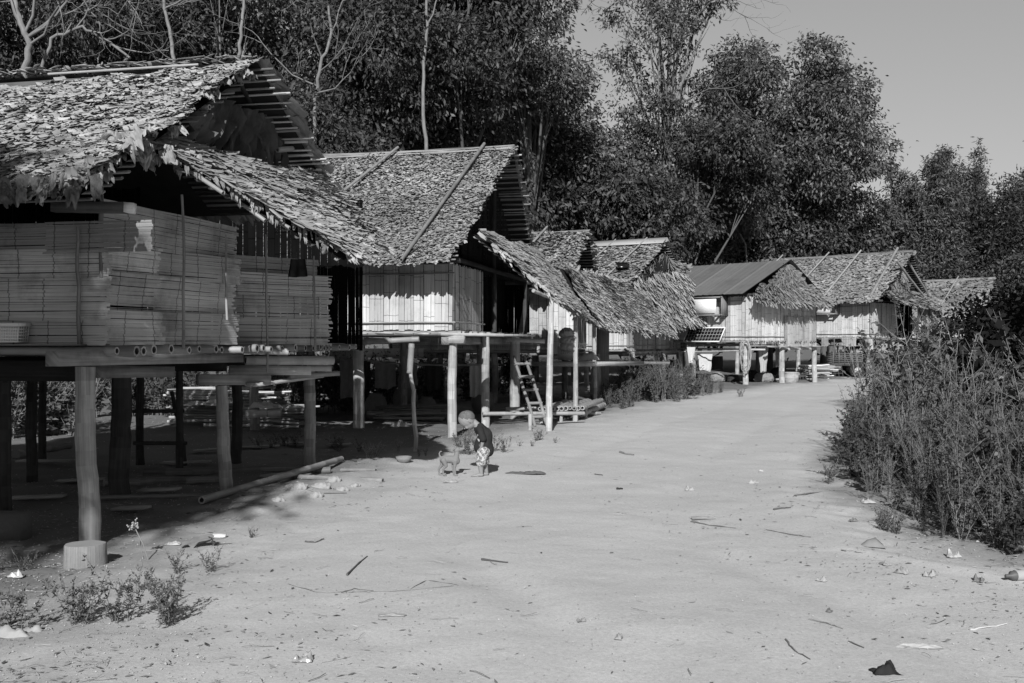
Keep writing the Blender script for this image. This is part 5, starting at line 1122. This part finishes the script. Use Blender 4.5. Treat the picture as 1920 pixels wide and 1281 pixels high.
logs('far log in the back of the shaded yard', (30, 860), (130, 842), .06, 'log', .6, 'wood', False)
# yard clutter behind house 1
p = G(12, 1010); mb = MB(); mb.box(p + V(0, 0, .09), (.3, .2, .22), None, .4); one('concrete_block', mb, M['stone'], 'dark block in the shade at the left picture edge', 'block', p)
def ladder(label, b0, t0, gap, nr, r=.03, mt='wood', tone=.6, side=(1, 0, 0), group=None):
    b0 = np.asarray(b0, float); t0 = np.asarray(t0, float); sd_ = unit(side) * gap; root = thing('ladder', label, 'ladder', b0, 0, group)
    for k in (0, 1):
        mb = MB(); mb.pole(b0 + sd_ * k, t0 + sd_ * k * .85, r, r * .9, 8, .5, tone); mb.build('rail', M[mt], root, smooth=True)
    for i in range(nr):
        t = (i + .7) / (nr + .3); p0 = b0 * (1 - t) + t0 * t; mb = MB(); mb.bamboo(p0 - sd_ * .15 - V(0, .04, 0), p0 + sd_ * 1.12 - V(0, .04, 0), r * .85, 8, tone * 1.2); mb.build('rung', M[mt], root, smooth=True)
g_ = G(268, 872); ladder('dark ladder standing in the shade under the nearest house', g_, W(256, 735, g_[1] + .2), .52, 2, .028, 'wooddark', .8)
g_ = G(1003, 800); ladder('bamboo ladder leaning to the second house beside the striped stilt', g_, W(964, 668, g_[1] + .9), .25, 5, .032, 'bamboo', .6, side=(.9, .45, 0))
# firewood stack with pale sacks
def stack(label, px, pb, w_, h_, dpt, n, tone=.8, mt='wood', cat='firewood'):
    g0 = G(px, pb); mb = MB()
    for i in range(n):
        z = g0[2] + h_ * (i / n) ** .8 + .03; y = g0[1] + U(0, dpt); x = g0[0] + U(-.15, .15) * w_
        mb.pole((x - w_ / 2 * U(.6, 1), y, z), (x + w_ / 2 * U(.6, 1), y + U(-.15, .15), z + U(-.06, .06)), U(.015, .035), None, 6, .5, tone * U(.5, 1.5), 4)
    one('firewood_stack', mb, M[mt], label, cat, g0, 'firewood under the houses')
stack('heap of split firewood under the nearest house', 420, 800, 2.0, .65, .5, 46, 1.0)
stack('low heap of planks and sticks behind the striped stilt', 520, 800, 1.2, .35, .5, 22, 1.2)
stack('kindling pile under the second house', 770, 795, 1.4, .3, .5, 18, .6)
for i, (px, py, Y, sx) in enumerate(((385, 752, 17.6, .6), (500, 757, 16.4, .45), (418, 748, 17.8, .45))):
    crumple('sack', ['pale sunlit sack on the firewood heap', 'folded pale sheet lying on planks', 'white crumpled sack at the right of the firewood heap'][i], 'sack', W(px, py + 8, Y), (sx, .4, .16), M['cloth'], 30 + i, 'pale sacks on the firewood', tone=1.2)
p = W(490, 765, 16.2); mb = MB(); mb.beam(p + V(-.25, 0, -.1), p + V(.3, .1, -.08), .4, .1, tone=1.2); one('pale_board', mb, M['board'], 'pale sunlit board behind the middle stilt', 'board', p)
# plastic basket on the floor edge at far left
def basket(label, cpos, w_, d_p, h_, tone=1.0):
    root = thing('plastic_basket', label, 'basket', cpos, 0); cpos = np.asarray(cpos); mb = MB()
    for k in range(15):
        for s in (-1, 1):
            x = cpos[0] - w_ / 2 + w_ * k / 14; mb.beam((x, cpos[1] + s * d_p / 2, cpos[2]), (x * 1 + (x - cpos[0]) * .1, cpos[1] + s * d_p / 2, cpos[2] + h_), .009, .006, (0, 1, 0), tone)
    for k in range(6):
        z = cpos[2] + h_ * k / 5; e = 1 + .1 * k / 5
        for s in (-1, 1): mb.beam((cpos[0] - w_ / 2 * e, cpos[1] + s * d_p / 2, z), (cpos[0] + w_ / 2 * e, cpos[1] + s * d_p / 2, z), .008, .008, tone=tone); mb.beam((cpos[0] + s * w_ / 2 * e, cpos[1] - d_p / 2, z), (cpos[0] + s * w_ / 2 * e, cpos[1] + d_p / 2, z), .008, .008, tone=tone)
    mb.build('body', M['white'], root)
    mb = MB(); z = cpos[2] + h_ + .01
    for s in (-1, 1): mb.beam((cpos[0] - w_ / 2 * 1.15, cpos[1] + s * d_p * .55, z), (cpos[0] + w_ / 2 * 1.15, cpos[1] + s * d_p * .55, z), .03, .022, tone=tone); mb.beam((cpos[0] + s * w_ / 2 * 1.14, cpos[1] - d_p * .55, z), (cpos[0] + s * w_ / 2 * 1.14, cpos[1] + d_p * .55, z), .03, .022, tone=tone)
    mb.build('rim', M['white'], root)
basket('white slatted plastic basket on the floor edge of the nearest house', W(12, 641, 7.55), .24, .16, .12)
# dark cloth hanging on the porch wall
def hang(name, label, cat, p, w_, h_, mt, seed=0, tone=1.0, group=None, taper=1.0, root=None, d=(1, 0, 0)):
    k, m_ = 9, 12; d = unit(d); nn = V(-d[1], d[0], 0); pts = []; s = seed * 3.3
    for j in range(m_):
        t = j / (m_ - 1)
        for i in range(k):
            u = i / (k - 1) - .5; ww = w_ * (1 - (1 - taper) * t) * (1 + .15 * float(vnoise(t * 4 + s, 1, 2)))
            pts.append(np.asarray(p) + d * (u * ww) + nn * (.035 * math.sin(u * 14 + s) * (.4 + t) + .04 * float(vnoise(u * 4 + s, t * 3, 3))) - V(0, 0, 1) * (t * h_ * (1 + .15 * float(vnoise(u * 3 + s, 0, 5)))))
    mb = MB(); mb.add(pts, [[j*k+i, j*k+i+1, (j+1)*k+i+1, (j+1)*k+i] for j in range(m_-1) for i in range(k-1)], None, tone)
    if root is not None: return mb.build(name, mt, root, smooth=True)
    return one(name, mb, mt, label, cat, p, group, smooth=True)
hang('dark_cloth', 'black cloth hung over the porch wall of the nearest house', 'cloth', W(559, 486, 10.55), .17, .19, M['clothdark'], 3, taper=1.25)
# forked thin pole and bamboo resting on it, in front of the second house
g_ = G(777, 846); mb = MB(); mb.pole(g_ - V(0, 0, .1), W(769, 690, g_[1]), .03, .027, 9, 1.0, 1.25); mb.bamboo(W(768, 700, g_[1]), W(772, 644, g_[1]), .042, 9, .8, seg=.5); one('thin_post', mb, M['bamboo'], 'thin crooked pole propping up a bamboo in front of the second house', 'post', g_, smooth=True)
mb = MB(); mb.bamboo(W(560, 648, g_[1] + .15), W(786, 636, g_[1] - .05), .038, 9, .75); one('bamboo_rail', mb, M['bamboo'], 'horizontal bamboo resting on the thin crooked pole', 'pole', W(600, 646, 13.9), smooth=True)
# laundry line under house 2
mb = MB(); A, B = W(636, 672, 19.0), W(905, 684, 18.6); mb.bamboo(A, B, .022, 6, .7, bend=.05); one('laundry_pole', mb, M['bamboo'], 'laundry pole in the shade under the second house', 'pole', A)
for i, (px, w_, h_, mt_, lab) in enumerate(((652, .3, .75, 'clothgrey', 'grey garment hanging leftmost under the second house'), (685, .2, .5, 'clothdark', 'dark garment hanging beside the squared stilt'), (722, .4, .5, 'clothgrey', 'wide grey cloth hanging under the second house'), (765, .35, .45, 'clothgrey', 'grey cloth hanging behind the thin crooked pole'), (812, .3, .5, 'clothdark', 'dark cloth hanging left of the corner stilt'), (893, .25, .6, 'cloth', 'pale garment hanging right of the corner stilt'))):
    hang('garment', lab, 'garment', W(px, 675 + (px - 640) * .04, 18.9), w_, h_, M[mt_], 10 + i, .8, 'laundry under the second house')
# white boards and panel lit far behind house 2
for i, (px, py, w_, h_, Y, lab) in enumerate(((735, 662, 1.5, .22, 24.0, 'sunlit pale board seen behind the laundry'), (640, 664, .5, .4, 21.5, 'white bucket-shaped panel seen left of the squared stilt'), (820, 667, 1.3, .14, 25.0, 'narrow sunlit board far behind the corner stilt'))):
    p = W(px, py, Y); mb = MB(); mb.beam(p - V(w_ / 2, 0, 0), p + V(w_ / 2, .1, 0), .03, h_, tone=1.1); one('pale_board', mb, M['board'], lab, 'board', p, 'sunlit boards behind the second house')
# bamboo bench
bn = thing('bamboo_bench', 'low bamboo bench made of loose round poles between the porch posts', 'bench', G(1060, 790), 0)
e0, e1 = W(1012, 768, 17.9), W(1092, 766, 18.6)
for i in range(11):
    t = i / 10; a = e0 * (1 - t) + e1 * t + V(0, 0, U(-.01, .02)); mb = MB(); mb.bamboo(a, a + V(.55 + U(-.1, .1), 2.3 + U(-.2, .4), 0), U(.033, .05), 10, U(.8, 1.15)); mb.build('seat_pole', M['bamboo'], bn, smooth=True)
for (a, b) in ((W(905, 776, 17.4), W(1095, 775, 18.1)), (W(948, 767, 18.6), W(1012, 766, 18.8)), (W(1050, 776, 19.6), W(1125, 775, 20.4))):
    mb = MB(); mb.bamboo(a, b, .035, 8, 1.0); mb.build('cross_pole', M['bamboo'], bn, smooth=True)
for (px, pb) in ((994, 806), (1015, 795), (1052, 792), (1098, 785)):
    g_ = G(px, pb); mb = MB(); mb.bamboo(g_ - V(0, 0, .05), g_ + V(0, 0, .27), .035, 8, 1.15); mb.build('leg', M['bamboo'], bn, smooth=True)
logs('short thick bamboo lying at the right end of the bench', (1090, 786), (1132, 768), .06, group=None, dz=.05)
# bundle and carton on the porch shelf
p = W(1063, 676, 21.4); mb = MB(); mb.box(p + V(0, .1, .15), (.38, .3, .28), None, 1.0); ct = thing('carton', 'white printed carton on the porch shelf', 'carton', p, 0); mb.build('box', M['cloth'], ct)
mb = MB()
for i, row in enumerate(((.05, .24, .015), (.10, .20, .012), (.0, .16, .012))):
    for q in range(7): mb.box(p + V(-.12 + q * .045, -.053, row[1]), (.028, .004, .018 if i == 0 else .01), None, .25)
mb.build('print', M['dark'], ct)
mb = MB(); q = W(1065, 652, 21.3)
for (dx, dz, r) in ((0, .02, .2), (.02, .16, .2), (-.02, .3, .17)): ellipsoid(mb, q + V(dx, .1, dz), (V(0, 0, 1), V(1, 0, 0), V(0, 1, 0)), (.13, r, r * .8))
bo = thing('wrapped_bundle', 'shiny plastic wrapped bundle on top of the carton', 'bundle', q, 0); fuse(mb, 'wrapping', M['film'], bo, .012, 2, .02)
crumple('rag', 'light rags heaped on the porch shelf right of the carton', 'cloth', W(1105, 676, 22.0), (.45, .3, .2), M['cloth'], 44)
p = W(1098, 668, 22.2); mb = MB(); mb.box(p, (.3, .05, .14), None, .9); one('small_board', mb, M['clothgrey'], 'grey little board leaning behind the rags', 'board', p)
# ---------------- house 5 and 6 clutter
sp_root = thing('solar_panel', 'tilted solar panel hanging on the front wall of the sheet-metal house', 'solar panel', H5(-1.45, -.25, 1.55), -H5.r)
A, B = H5(-2.35, -.30, 1.50), H5(-.85, -.30, 1.50); C_, D_ = H5(-2.30, -.06, 1.98), H5(-.78, -.06, 1.98); nn = unit(np.cross(B - A, C_ - A)); nn *= -np.sign(nn[1] * 1.0)
mb = MB(); mb.add([A, B, D_, C_], [[0, 1, 2, 3]], None, 1.0); mb.add(np.array([A, B, D_, C_]) - nn * .03, [[0, 1, 2, 3]], None, 1.0); mb.build('cell_sheet', M['cell'], sp_root)
mb = MB()
for a, b in ((A, B), (B, D_), (D_, C_), (C_, A)): mb.beam(a, b, .035, .035, nn, 1.0)
for k in range(1, 12): mb.beam(A * (1 - k / 12) + B * k / 12 + nn * .006, C_ * (1 - k / 12) + D_ * k / 12 + nn * .006, .009, .004, nn, .6)
for k in range(1, 4): mb.beam(A * (1 - k / 4) + C_ * k / 4 + nn * .006, B * (1 - k / 4) + D_ * k / 4 + nn * .006, .009, .004, nn, .6)
mb.build('frame', M['white'], sp_root)
mb = MB(); mb.bamboo(H5(-3.6, -.3, 1.15), H5(.1, -.25, 1.2), .025, 6, 1.2, bend=.03); one('laundry_pole', mb, M['bamboo'], 'pale laundry pole under the sheet-metal house', 'pole', H5(-2, -.3, 1.15))
hang('shirt', 'white long sleeved shirt hanging under the sheet-metal house', 'shirt', W(1322, 664, 35.3), .5, .6, M['cloth'], 5, 1.1, 'laundry under the sheet-metal house', .8)
hang('garment', 'white sleeve hanging at the corner of the fourth house', 'garment', W(1296, 651, 34.4), .3, .55, M['cloth'], 6, 1.1, 'laundry under the sheet-metal house', .5)
hang('garment', 'pale trousers hanging under the leaf gable', 'garment', W(1431, 650, 35.6), .38, .9, M['cloth'], 7, .8, 'laundry under the sheet-metal house', .5)
hang('garment', 'dark shirt hanging behind the white shirt', 'garment', W(1345, 668, 36.5), .4, .5, M['clothdark'], 8, 1, 'laundry under the sheet-metal house')
cr = thing('rope_coil', 'long loops of pale hose hung on the corner stilt of the sheet-metal house', 'hose', W(1397, 668, 33.85), 0)
for i in range(6):
    a = np.linspace(0, 2 * math.pi, 22); c0 = W(1397 + U(-2, 2), 668, 33.8); rx, rz = U(.13, .2), U(.40, .62); mb = MB()
    mb.tube(np.stack([c0[0] + np.cos(a) * rx + .03 * np.sin(a * 3 + i), c0[1] + .02 * np.sin(a * 2 + i) - i * .012, c0[2] + .0 + .55 - rz + np.sin(a) * rz], 1), .011, 5, U(.5, .85), caps=False); mb.build('loop', M['cloth'], cr, smooth=True)
def lump(name, label, cat, p, rx, ry, rz, mt, group=None, tone=1.0):
    mb = MB(); g = np.random.default_rng(int(abs(p[0] * 100)))
    ellipsoid(mb, np.asarray(p) + V(0, 0, rz * .8), (V(0, 0, 1), V(1, 0, 0), V(0, 1, 0)), (rz, rx, ry)); ellipsoid(mb, np.asarray(p) + V(rx * .3, 0, rz * .6), (V(0, 0, 1), V(1, 0, 0), V(0, 1, 0)), (rz * .75, rx * .8, ry))
    ellipsoid(mb, np.asarray(p) + V(-rx * .35, 0, rz * .5), (V(0, 0, 1), V(1, 0, 0), V(0, 1, 0)), (rz * .6, rx * .7, ry))
    root = thing(name, label, cat, p, 0, group); fuse(mb, 'bag', mt, root, .03, 2, .05)
for i, (px, Y, r, h_, mt_, lab) in enumerate(((1345, 36, .26, .2, 'clothgrey', 'leftmost sack on the ground under the sheet-metal house'), (1375, 36.5, .22, .16, 'clothdark', 'dark sack beside the hose stilt'), (1432, 36.8, .35, .22, 'clothgrey', 'full round sack under the leaf gable'), (1410, 37.4, .3, .25, 'clothdark', 'dark heap behind the hose stilt'), (1462, 38, .4, .3, 'clothdark', 'dark heap behind the middle gable stilt'))):
    p = V((px - 960) / F * Y, Y, 0); p[2] = gh(p[0], Y); lump('sack', lab, 'sack', p, r, r * .8, h_, M[mt_], 'sacks under the sheet-metal house')
def lathe(mb, p, prof, n=16, tone=1.0):
    a = np.linspace(0, 2 * math.pi, n, endpoint=False); v = np.concatenate([np.stack([p[0] + np.cos(a) * r, p[1] + np.sin(a) * r, np.full(n, p[2] + z)], 1) for r, z in prof])
    mb.add(v, [[i*n+j, i*n+(j+1) % n, (i+1)*n+(j+1) % n, (i+1)*n+j] for i in range(len(prof)-1) for j in range(n)], [[(j*.05, i*.1), (j*.05+.05, i*.1), (j*.05+.05, i*.1+.1), (j*.05, i*.1+.1)] for i in range(len(prof)-1) for j in range(n)], tone)
p = V((1483 - 960) / F * 36.3, 36.3, 0); p[2] = gh(p[0], p[1]); mb = MB(); lathe(mb, p, ((.22, 0), (.27, .12), (.28, .25), (.26, .36), (.29, .38), (.27, .39), (.24, .36), (.2, .05)), tone=.9); one('woven_basket', mb, M['sheet'], 'round woven basket on the ground by the right gable stilt', 'basket', p)
def wire_cage(label, p, w_, h_):
    mb = MB(); x0, y0, z0 = p
    for i in range(6):
        t = i / 5; mb.tube([(x0 - w_/2 + w_*t, y0, z0), (x0 - w_/2 + w_*(.1 + .8 * t), y0, z0 + h_)], .012, 5, 1)
    for i in range(4): mb.tube([(x0 - w_/2*(1-.06*i), y0, z0 + h_*i/3), (x0 + w_/2*(1-.06*i), y0, z0 + h_*i/3)], .012, 5, 1)
    one('wire_frame', mb, M['metal'], label, 'frame', p, 'wire frames under the far houses')
wire_cage('dark wire frame standing left of the trailer wheel', V((1562 - 960) / F * 41.5, 41.5, gh(13.4, 41.5)), .85, .55); wire_cage('smaller wire frame behind the woven basket', V((1503 - 960) / F * 38.5, 38.5, gh(11.2, 38.5)), .6, .5)
stack('pile of pale poles and sheets left of the trailer', 1537, 712, 1.3, .55, .8, 24, 1.3)
stack('loose boards on the ground under the leaf gable', 1440, 716, 1.6, .12, .8, 12, 1.1)
# trailer
tg = V((1600 - 960) / F * 43.2, 43.2, 0); tg[2] = gh(tg[0], tg[1])
tr = thing('farm_trailer', 'two-wheeled slatted farm trailer parked under the last big house', 'trailer', tg, -.12)
def T_(x, y, z): return np.array((MW[tr.name] @ Vector((x, y, z)))[:3])
mb = MB()
for yy in (-.75, .75):
    for k in range(6): mb.beam(T_(-1.0, yy, .62 + k * .085), T_(1.9, yy, .62 + k * .085), .03, .05, tone=1.3)
    for k in range(13): mb.beam(T_(-1.0 + k * .242, yy - .02, .58), T_(-1.0 + k * .242, yy - .02, 1.12), .05, .03, tone=1.6)
for xx in (-1.0, 1.9):
    for k in range(6): mb.beam(T_(xx, -.75, .62 + k * .085), T_(xx, .75, .62 + k * .085), .03, .05, tone=1.3)
mb.build('side_panel', M['metal'], tr)
mb = MB(); mb.beam(T_(-1.3, 0, .56), T_(2.1, 0, .56), 1.5, .07, tone=.8); mb.beam(T_(-2.3, 0, .5), T_(-1.2, 0, .5), .1, .1, tone=1); mb.build('bed', M['metal'], tr)
mb = MB()
for yy in (-.75, .75):
    mb.beam(T_(-.9, yy, 1.38), T_(1.0, yy, 1.38), .04, .04, tone=1.5)
    for k in range(6): mb.beam(T_(-.9 + k * .38, yy, 1.1), T_(-.9 + k * .38, yy, 1.38), .03, .03, tone=1.5)
mb.beam(T_(-.95, -.75, .8), T_(-.95, -.75, 1.75), .04, .04, tone=1.2); mb.beam(T_(-.95, .75, .8), T_(-.95, .75, 1.6), .04, .04, tone=1.2)
mb.build('rack', M['metal'], tr)
for yy in (-.86, .86):
    prof = ((.15, -.09), (.24, -.1), (.32, -.09), (.345, -.04), (.345, .04), (.32, .09), (.24, .1), (.15, .09)); mb = MB(); n = 24; a = np.linspace(0, 2 * math.pi, n, endpoint=False)
    v = np.concatenate([[T_(math.cos(q) * r, yy + z, .345 + math.sin(q) * r) for q in a] for r, z in prof]); mb.add(v, [[i*n+j, i*n+(j+1) % n, (i+1)*n+(j+1) % n, (i+1)*n+j] for i in range(7) for j in range(n)]); wh = mb.build('wheel', M['rubber'], tr, smooth=True)
    mb = MB(); s = np.sign(yy)
    for (r0, r1, z0, z1, tn) in ((.19, .17, .075, .06, 1.2), (.17, .15, .06, .02, .5), (.15, .07, .03, .055, .9), (.07, .0, .055, .065, 1.1)):
        v = [T_(math.cos(q) * r0, yy + s * z0, .345 + math.sin(q) * r0) for q in a] + [T_(math.cos(q) * r1, yy + s * z1, .345 + math.sin(q) * r1) for q in a]
        mb.add(v, [[j, (j+1) % n, n + (j+1) % n, n + j] for j in range(n)], None, [tn * (.35 if (r0 == .15 and j % 4 == 0) else 1) for j in range(n)])
    mb.build('rim', M['rim'], wh)

# ---------------- small things in the dust
def stick(label, pts, r, tone=.5, group='fallen sticks on the road', name='stick', h=.01):
    P = [G(*q) + V(0, 0, r * .5 + (h if h > .011 else 0) + U(0, .003)) for q in pts]; mb = MB(); tt = np.linspace(0, len(P) - 1, len(P) * 3); PP = np.stack([np.interp(tt, range(len(P)), np.array(P)[:, i]) for i in range(3)], 1) + rng.normal(0, .002, (len(tt), 3))
    mb.tube(PP, np.linspace(r, r * .5, len(PP)), 6, tone); one(name, mb, M['wood'], label, 'stick', P[0], group, smooth=True)
stick('dark stick pointing up the road left of centre', [(650, 1080), (668, 1062), (688, 1044)], .008, .3)
stick('short dark curved stick in the middle of the road', [(903, 1051), (925, 1053), (953, 1056)], .008, .3)
stick('small twig right of the bark piece', [(572, 1017), (590, 1018), (608, 1012)], .008, .3)
stick('straw pale stick at the lower right', [(1818, 1182), (1850, 1178), (1888, 1172)], .006, 1.6)
stick('thin forked twig at the bottom right of centre', [(1473, 1200), (1490, 1222), (1518, 1238)], .005, .5)
stick('thin straight straw on the right of the road', [(1295, 979), (1330, 986), (1378, 991)], .006, .5)
stick('curled twig below the thin straight straw', [(1435, 994), (1480, 1003), (1520, 1008)], .006, .5)
stick('long straw near the bottom right', [(1515, 1162), (1550, 1170), (1580, 1180)], .004, .6)
stick('short twig near the bottom centre right', [(1590, 1203), (1620, 1216)], .004, .5)
stick('dark strip of bark on the right side of the road', [(1450, 957), (1466, 954), (1483, 953)], .009, .3)
stick('flat twig right of the child', [(1115, 890), (1130, 892)], .008, .4)
stick('short piece of wood behind the child', [(1162, 849), (1175, 853), (1189, 854)], .016, .7)
stick('tiny black stub in the middle of the road', [(1156, 918), (1168, 918)], .014, .1)
stick('thin twig at the weed edge', [(1490, 930), (1530, 925), (1565, 921)], .007, .5)
stick('bent twig at the lower left of the dark curved stick', [(540, 1096), (600, 1113), (690, 1110), (760, 1108), (850, 1100)], .0025, .5, h=.002)
stick('branching twig on the road left of centre bottom', [(640, 1112), (665, 1105), (700, 1108)], .0035, .4, h=.002)
stick('arched dead twig below the centre', [(770, 1105), (800, 1088), (860, 1098)], .003, .4, h=.004)
stick('dry reed in front of the bark piece', [(268, 1048), (262, 1010)], .004, 1.2)
stick('reed lying at the foot of the first stilt', [(110, 985), (60, 905)], .005, .8)
stick('thin rod lying under the porch post', [(560, 925), (600, 928), (650, 926)], .007, .5)
# dim things stored in the shade under the second house
for i, (px, Y, r, h_, lab) in enumerate(((705, 19.5, .22, .5, 'dark jar in the shade left of the laundry'), (760, 20.5, .26, .6, 'dark drum under the middle of the second house'), (800, 20.0, .2, .42, 'small jar beside the drum under the second house'), (905, 21, .24, .5, 'dark jar behind the right stilts of the second house'))):
    p = V((px - 960) / F * Y, Y, 0); p[2] = gh(p[0], Y); mb = MB(); lathe(mb, p, ((r * .7, 0), (r, h_ * .3), (r * 1.02, h_ * .6), (r * .8, h_ * .85), (r * .55, h_ * .92), (r * .62, h_), (r * .5, h_), (.0, h_ * .9)), tone=.8)
    one('storage_jar', mb, M['clothgrey'], lab, 'jar', p, 'jars stored under the second house', smooth=True)
for i, (px, py, w_, lab) in enumerate(((150, 905, .5, 'plank in deep shade left of the thick first stilt'), (300, 925, .4, 'split board on the ground between the first two stilts'), (350, 872, .6, 'long board in shade behind the second stilt'), (70, 940, .5, 'board in deep shade near the left picture edge'), (520, 900, .35, 'short board between the second and third stilts'), (250, 960, .3, 'board nearest the shade line'), (560, 835, .5, 'plank on the shaded ground behind the striped stilt'), (480, 842, .6, 'plank lying in shade under the nearest house'), (390, 850, .4, 'short board beside the firewood heap'), (90, 870, .7, 'board lying in shade at the far left'), (640, 838, .35, 'small plank at the shade edge'))):
    p = G(px, py); mb = MB(); mb.beam(p + V(-w_ / 2, 0, .03), p + V(w_ / 2, U(-.2, .2), .05), .14, .02, tone=1.0); one('plank', mb, M['wood'], lab, 'plank', p, 'planks lying in the shade')
# flowering stem
g_ = G(278, 1050); mb = MB(); top = W(252, 988, g_[1]); mb.tube([g_, (g_ + top) / 2 + V(.01, 0, 0), top], .004, 5, 1.2)
for i in range(40):
    a = top + rng.normal(0, .018, 3) + V(0, 0, .01); mb.tube([top, a], .0015, 3, 1.5); mb.box(a, (.008, .008, .008), None, 2.0)
one('seed_head', mb, M['stem'], 'single stem with a pale seed head in front of the shade line', 'weed', g_)
# bark piece, wrapper, bags, bottle, cloth, leaf, bowl
p = G(340, 1027); mb = MB(); bigleaf(mb, p + V(0, 0, .02), V(1, .25, .05), V(0, -.5, 1), .28, .10, .6, .6); bigleaf(mb, p + V(.24, .03, .02), V(-.5, 0, .8), V(-1, -.5, .3), .07, .06, .3); one('bark_piece', mb, M['dry'], 'curled strip of bark with an upturned end near the shade line', 'bark', p)
p = G(325, 1022); crumple('dry_leaf', 'pale curled leaf just left of the bark strip', 'leaf', p, (.11, .05, .03), M['dry'], 3, 'curled dead leaves', tone=1.5)
p = G(411, 1009); mb = MB(); mb.box(p + V(0, 0, .02), (.10, .045, .01), np.array(Matrix.Rotation(.5, 3, 'X')), 1.0); one('paper_wrapper', mb, M['white'], 'small bright white wrapper on the dust', 'wrapper', p)
crumple('plastic_bag', 'clear crumpled plastic bag at the lower left edge', 'plastic bag', G(28, 1190), (.24, .16, .07), M['film'], 4, 'discarded plastic', tone=.9)
crumple('plastic_bag', 'pale scrap of foil at the left edge above the plants', 'plastic bag', G(30, 1083), (.09, .06, .05), M['film'], 5, 'discarded plastic', tone=1.1)
crumple('plastic_bag', 'pale lump of plastic standing on the middle of the road', 'plastic bag', G(1293, 920), (.09, .07, .06), M['cloth'], 6, 'discarded plastic', tone=.75)
crumple('plastic_bag', 'rounded pale wrapper lying among dark leaves', 'plastic bag', G(1412, 907), (.12, .07, .04), M['cloth'], 7, 'discarded plastic', tone=.8)
crumple('plastic_bag', 'small white scrap above the rounded wrapper', 'plastic bag', G(1427, 885), (.06, .04, .03), M['cloth'], 8, 'discarded plastic')
crumple('plastic_bag', 'flat white film on the road right of centre', 'plastic bag', G(1322, 972), (.24, .14, .02), M['film'], 9, 'discarded plastic', flat=.3, tone=1.1)
crumple('plastic_bag', 'crumpled white bag at the foot of the weeds', 'plastic bag', G(1788, 1045), (.09, .07, .06), M['film'], 10, 'discarded plastic', tone=1.0)
crumple('plastic_bag', 'white bag caught under the outer weeds', 'plastic bag', G(1628, 944), (.12, .1, .05), M['film'], 11, 'discarded plastic')
crumple('cardboard_scrap', 'grey folded cardboard below the weeds', 'cardboard', G(1635, 1025), (.18, .13, .09), M['clothgrey'], 12, tone=1.2, dens=4)
crumple('plastic_bag', 'faint pale film near the bottom centre', 'plastic bag', G(735, 1155), (.15, .05, .02), M['film'], 13, 'discarded plastic', flat=.3)
crumple('plastic_bag', 'transparent scrap near the bottom edge left of centre', 'plastic bag', G(568, 1240), (.10, .06, .05), M['film'], 14, 'discarded plastic', tone=.8)
crumple('plastic_bag', 'torn white strips at the lower right', 'plastic bag', G(1720, 1215), (.25, .05, .02), M['film'], 15, 'discarded plastic', tone=1.1)
crumple('rag', 'dark crumpled cloth lying on the road right of the child', 'cloth', G(984, 889), (.44, .12, .045), M['clothgrey'], 16, tone=.45, dens=20)
crumple('dry_leaf', 'large black dead leaf at the bottom right', 'leaf', G(1660, 1262), (.125, .085, .06), M['clothdark'], 17, 'curled dead leaves', tone=.7)
crumple('dry_leaf', 'dead leaf in front of the puppy', 'leaf', G(845, 905), (.16, .08, .04), M['dry'], 18, 'curled dead leaves', tone=1.2)
crumple('plastic_bag', 'white package lying at the right edge of the shade under the second house', 'plastic bag', G(750, 800), (.3, .2, .13), M['cloth'], 19, 'discarded plastic', tone=1.1)
for i, (px, py, s, lab) in enumerate(((1690, 1075, .09, 'dead leaf in the litter line at the right'), (1835, 1090, .10, 'dark curled leaf left of the bottle'), (1745, 1080, .1, 'brown leaf heap in the litter line'), (1555, 1148, .05, 'upright small leaf on the road'), (1160, 1198, .06, 'pale leaf fragment on the bottom road'), (1090, 1166, .05, 'pale curled leaf in the road centre'), (310, 1245, .05, 'small leaf near the bottom left edge'), (1600, 978, .07, 'leaf by the weed tips'), (1540, 1090, .06, 'leaf resting near the right ridge of dust'), (1660, 1060, .08, 'curled leaf above the litter line'))):
    crumple('dry_leaf', lab, 'leaf', G(px, py), (s, s * .6, s * .5), M['dry'], 50 + i, 'curled dead leaves', tone=U(.4, 1.4), rot=U(0, 3))
p = G(1908, 1088); mb = MB(); d = V(.95, .2, 0); mb.tube([p + V(0, 0, .03) + d * x for x in (-.09, -.085, -.06, -.045, 0, .1, .11)], [.010, .012, .012, .03, .033, .033, .025], 12, 1); bt = thing('bottle', 'dark plastic bottle lying at the right edge below the weeds', 'bottle', p); mb.build('body', M['metal'], bt, smooth=True)
mb = MB(); mb.tube([p + V(0, 0, .03) + d * x for x in (-.02, .06)], .0338, 12, .8, caps=False); mb.build('sticker', M['cloth'], bt, smooth=True)
p = G(757, 868); mb = MB(); lathe(mb, p, ((.06, 0), (.09, .03), (.10, .07), (.095, .07), (.08, .03), (.0, .015)), tone=.9); one('bowl', mb, M['clothgrey'], 'shallow feeding bowl left of the puppy', 'bowl', p, smooth=True)
# clods on the spoil bank beside the diagonal bamboo
for i, (px, py, s) in enumerate(((560, 925, .10), (600, 915, .12), (640, 920, .08), (590, 932, .09), (520, 940, .07), (665, 912, .06), (625, 905, .09), (545, 915, .06))):
    p = G(px, py); mb = MB(); ellipsoid(mb, p, (V(0, 0, 1), V(1, 0, .1), V(0, 1, 0)), (s * .45, s, s * .7), 10); root = thing('earth_clod', ['wide clod on the bank below the diagonal bamboo', 'largest clod on the dirt bank', 'clod near the thin pole end', 'clod in front of the largest one', 'leftmost clod on the dirt bank', 'small clod under the thin pole', 'clod touching the diagonal bamboo', 'small clod beside the middle stilt'][i], 'clod', p, 0, 'clods on the dirt bank'); fuse(mb, 'clod', M['stone'], root, s * .09, 1, .03)
